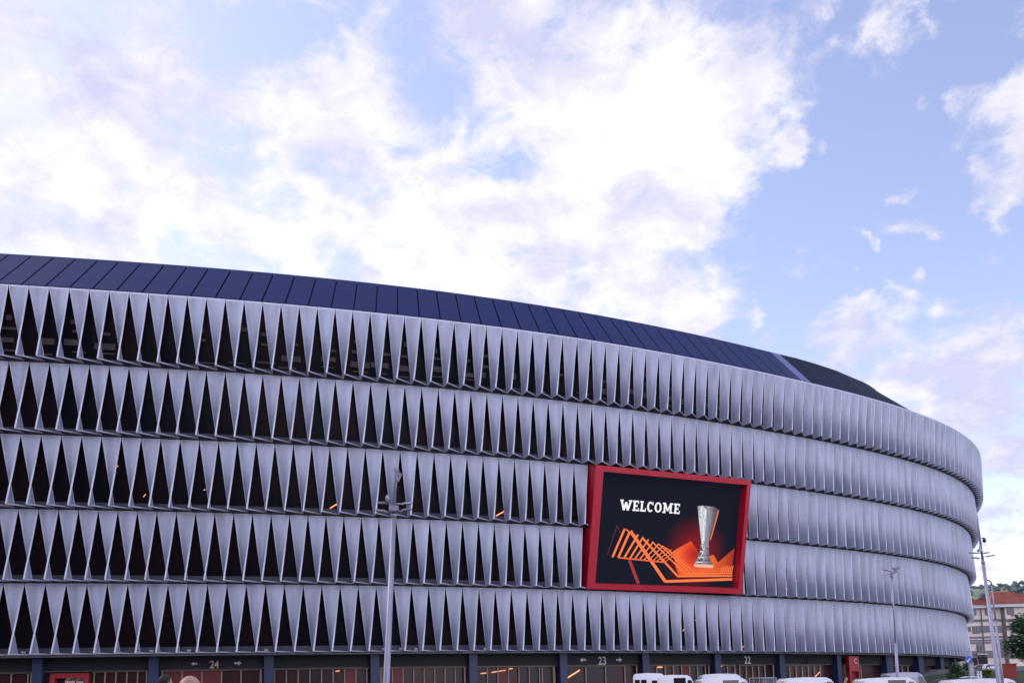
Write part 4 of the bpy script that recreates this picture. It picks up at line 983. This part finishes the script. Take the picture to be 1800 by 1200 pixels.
VW_bus = VW+[('side_window', [(.05,.62),(.15,.62),(.15,.86),(.05,.86)], True),('side_window', [(.18,.62),(.29,.62),(.29,.86),(.18,.86)], True),('side_window', [(.40,.62),(.50,.62),(.50,.84),(.40,.84)], True)]
CP = [(.0,.18),(.98,.18),(1.0,.32),(.985,.50),(.94,.57),(.74,.64),(.58,.96),(.50,1.0),(.20,.985),(.07,.90),(.01,.62),(.0,.45)]
CW = [('windscreen', ((.735,.655),(.60,.93)), False), ('side_window', [(.40,.66),(.68,.66),(.58,.90),(.40,.92)], True), ('side_window', [(.12,.68),(.38,.66),(.38,.92),(.20,.91)], True), ('rear_window', ((.015,.66),(.07,.88)), False)]
def ground_at(px, Y): return at(px, 1190, Y).x
def van(px0, px1, py_top, Y, label, L=5.2, W=1.95, wins=VW, body='white', rz=0.0, prof=VP, name='van', cat='van', group='vans parked in front of the stadium', H=None, z=0.0):
    x0, x1 = at(px0, py_top, Y).x, at(px1, py_top, Y).x; Hh_ = H or at((px0+px1)/2, py_top, Y).z-z
    return vehicle(name, label, cat, L, W, Hh_, prof, MT[body], wins, (x0, Y, z), rz, group)
van(1370, 1480, 1189.5, 58, 'plain white panel van standing alone below the entrance between gates 22 and 21', L=(at(1493,1190,58).x-at(1369,1190,58).x), wins=VW, rz=.02)
van(1506, 1640, 1189.5, 56, 'white panel van with a dark side window parked in front of the grey minibus', L=(at(1640,1190,56).x-at(1506,1190,56).x), wins=VW_side, rz=.02)
van(1659, 1800, 1191.5, 54, 'long white van at the right edge below the lamp posts', L=5.3, rz=.02)
van(1554, 1640, 1180.5, 72, 'grey minibus with small side windows below the red gate portal', L=(at(1640,1181,72).x-at(1554,1181,72).x)*1.0, wins=VW_bus, body='grey', rz=.02)
van(1111, 1170, 1182.5, 64, 'white van with a dark rear side window, leftmost of the parked vans', L=3.2, wins=VW_bus, rz=-.12)
van(1153, 1225, 1185.5, 60, 'low white van with dark windscreen just right of the leftmost van', L=3.2, wins=VW_side, rz=-.12)
van(1228, 1292, 1183.5, 72, 'greyish white van parked behind the white one under gate 22', L=4.4, wins=VW, rz=.0, body='white')
van(1225, 1300, 1190, 60, 'white van with black side window right of the windscreen van and under gate 22', L=4.3, wins=VW_side, rz=.05)
van(1631, 1672, 1191.5, 60, 'dark car between the white vans beside the stadium end', L=4.2, W=1.75, prof=CP, wins=CW, body='black', name='car', cat='car', group=None, H=None)
p = at(1721, 1176, 122); gz = terr(p.x, 122)
vehicle('car', 'white hatchback parked on the bank in front of the apartment house', 'car', 4.1, 1.75, at(1735,1166,122).z-p.z+.25, CP, MT['white'], CW, (p.x, 122, p.z-.25), math.pi*0, None)
p = at(1679, 1189, 100); vehicle('car', 'pale low car roof seen behind the person in red', 'car', 3.4, 1.6, 1.45, CP, MT['white'], CW, (p.x, 100, p.z-1.40), 0, None)
# barriers
def barrier(px, Y, label, L=2.2):
    x = at(px, 1190, Y).x; t = thing('crowd_barrier', label, 'barrier', (x, Y, 0), .1, 'steel barriers at the entrance'); h = at(px, 1191, Y).z
    bm = bmesh.new()
    for a, b in (((0,0,.05),(0,0,h)), ((L,0,.05),(L,0,h)), ((0,0,h),(L,0,h)), ((0,0,.4),(L,0,.4))): tube(bm, [a, b], .035, 8)
    obj('frame', bm, MT['steel'], t)
    bm = bmesh.new()
    for j in range(1, 14): tube(bm, [(L*j/14,0,.4),(L*j/14,0,h)], .012, 6)
    obj('bars', bm, MT['steel'], t)
barrier(1317, 76, 'mesh barrier panel left of the plain white van, nearer gate 22', 2.0); barrier(1341, 76, 'mesh barrier panel touching the plain white van', 1.1)
# ------------------------------------------------------------------ people
def person(label, loc, rz, H, top, hair, bald=False, legs='dark', arm=0.0, group='people at the bottom edge of the picture'):
    """one continuous voxel-remeshed body: capsules and ellipsoids melted together"""
    s = H/1.75
    bm = bmesh.new()
    def cap(a, b, r0, r1, n=10):
        a, b = Vector(a)*s, Vector(b)*s; tube(bm, [a, a.lerp(b, .5), b], [r0*s, (r0+r1)/2*s, r1*s], n); ball(bm, a, r0*s, 2); ball(bm, b, r1*s, 2)
    ball(bm, Vector((0,0,1.02))*s, (.165*s,.11*s,.14*s), 3); ball(bm, Vector((0,.0,1.22))*s, (.16*s,.105*s,.20*s), 3); ball(bm, Vector((0,.0,1.37))*s, (.19*s,.105*s,.12*s), 3)
    cap((-.08,0,.92), (-.09,-.01,.50), .085, .058); cap((.08,0,.92), (.09,-.01,.50), .085, .058); cap((-.09,-.01,.50), (-.09,.02,.09), .055, .036); cap((.09,-.01,.50), (.09,.02,.09), .055, .036)
    for sg in (-1, 1):
        ball(bm, Vector((sg*.09,-.06,.045))*s, (.045*s,.13*s,.045*s), 2)
        sh_ = Vector((sg*.19,0,1.40)); el = Vector((sg*.25,.02,1.12)); wr = Vector((sg*.24,-.08,.88)) if not arm or sg < 0 else Vector((sg*.10,-.28,1.38))
        if arm and sg > 0: el = Vector((sg*.27,-.12,1.16))
        cap(sh_, el, .050, .038); cap(el, wr, .038, .026)
        dr = (wr-el).normalized(); pc = wr+dr*.05; ball(bm, pc*s, (.022*s,.038*s,.045*s), 2)
        for f in range(4):
            o = Vector((0, (f-1.5)*.019, 0)); l = (.062,.072,.068,.052)[f]; a = pc+o+dr*.03; b = a+dr*l*.55; c = b+(dr+Vector((-sg*.5,0,0))).normalized()*l*.5
            tube(bm, [a*s, b*s, c*s], [.0095*s,.009*s,.008*s], 6)
        a = pc+Vector((-sg*.005,-.03,0)); tube(bm, [a*s, (a+Vector((-sg*.01,-.03,-.02)))*s, (a+Vector((-sg*.015,-.04,-.045)))*s], [.012*s,.011*s,.009*s], 6)
    cap((0,.005,1.42), (0,-.005,1.55), .062, .055)
    hc = Vector((0,-.01,1.645)); ball(bm, hc*s, (.076*s,.095*s,.108*s), 3); ball(bm, (hc+Vector((0,-.035,-.055)))*s, (.055*s,.062*s,.058*s), 3)
    ball(bm, (hc+Vector((0,-.10,-.02)))*s, (.013*s,.022*s,.026*s), 2); ball(bm, (hc+Vector((0,-.088,-.062)))*s, (.024*s,.012*s,.009*s), 2)
    for sg in (-1, 1): ball(bm, (hc+Vector((sg*.078,.005,-.015)))*s, (.010*s,.022*s,.032*s), 2); ball(bm, (hc+Vector((sg*.03,-.078,.012)))*s, (.018*s,.014*s,.009*s), 2)
    me = bpy.data.meshes.new('p'); bm.to_mesh(me); bm.free(); tmp = bpy.data.objects.new('p', me); C.objects.link(tmp)
    rm = tmp.modifiers.new('r', 'REMESH'); rm.mode = 'VOXEL'; rm.voxel_size = .011; rm.use_smooth_shade = True
    sm = tmp.modifiers.new('s', 'SMOOTH'); sm.factor = .5; sm.iterations = 3
    dg = bpy.context.evaluated_depsgraph_get(); m2 = bpy.data.meshes.new_from_object(tmp.evaluated_get(dg)); bpy.data.objects.remove(tmp)
    mats = [MT['skin'], top, MT['fascia'], MT['black']]
    m2.materials.clear(); [m2.materials.append(m) for m in mats]
    for f in m2.polygons:
        c = f.center/s; hand = (abs(c.x) > .2 and c.z < .90) or (arm and c.y < -.27); r = 0
        if c.z < .09: r = 3
        elif hand: r = 0
        elif c.z < .99 and abs(c.x) < .2: r = 2
        elif c.z < 1.475: r = 1
        f.material_index = r; f.use_smooth = True
    t = thing('person', label, 'person', loc, rz, group); m2.name = 'body'; o = bpy.data.objects.new('body', m2); C.objects.link(o); o.parent = t
    bm = bmesh.new()
    for sg in (-1, 1): ball(bm, (hc+Vector((sg*.03,-.086,.010)))*s, (.011*s,.008*s,.007*s), 2)
    obj('eyes', bm, MT['black'], t)
    bm = bmesh.new(); ball(bm, (hc+Vector((0,.008,.010)))*s, (.083*s,.098*s,.108*s), 4)
    rn = random.Random(hash(label) % 99)
    for v in list(bm.verts):
        c = v.co/s-hc
        keep = (c.y > -.035 and c.z > -.06) or c.z > .055
        if bald: keep = c.z < .035 and c.z > -.06 and c.y > .0
        if not keep: bm.verts.remove(v)
        else: v.co += Vector((rn.uniform(-1,1), rn.uniform(-1,1), rn.uniform(-1,1)))*.0025
    obj('hair', bm, hair, t, smooth=True)
shirts = [mat('shirt_grey', (.12,.12,.14), .85, 0, .2, .1, 20), mat('shirt_maroon', (.14,.02,.03), .85, 0, .2, .1, 20), mat('shirt_red', (.42,.03,.04), .85, 0, .2, .1, 20)]
hgrey = mat('hair_grey', (.20,.18,.17), .75, 0, .3, .2, 60)
def stand(px, py, Y, H, **k):
    p = at(px, py, Y); person(loc=(p.x, Y, max(0, 0)), H=p.z*H, **k)
stand(333, 1187, 6.2, 1.0, label='bald man seen from behind, the nearest head at the bottom left', rz=math.pi*1.0, top=shirts[0], hair=hgrey, bald=True)
stand(290, 1186, 17, 1.0, label='dark haired person just left of the nearest bald man', rz=math.pi*.8, top=shirts[0], hair=MT['hair'])
stand(124, 1191, 17, 1.0, label='dark haired person in front of the red doorway, leftmost figure', rz=.3, top=shirts[1], hair=MT['hair'])
stand(140, 1192, 19, 1.0, label='person right of the leftmost one in front of the red doorway', rz=.3, top=shirts[0], hair=MT['hair'])
p = at(1672, 1172, 105); person('person in a red coat standing by the dark end of the stadium', (p.x, 105, p.z-1.72), 0, 1.72, shirts[2], hgrey, group=None)
p = at(1485, 1188, 66); person('person in a dark red hood between the white vans', (p.x, 66, 0), 1.2, p.z, shirts[1], MT['hair'], group=None)
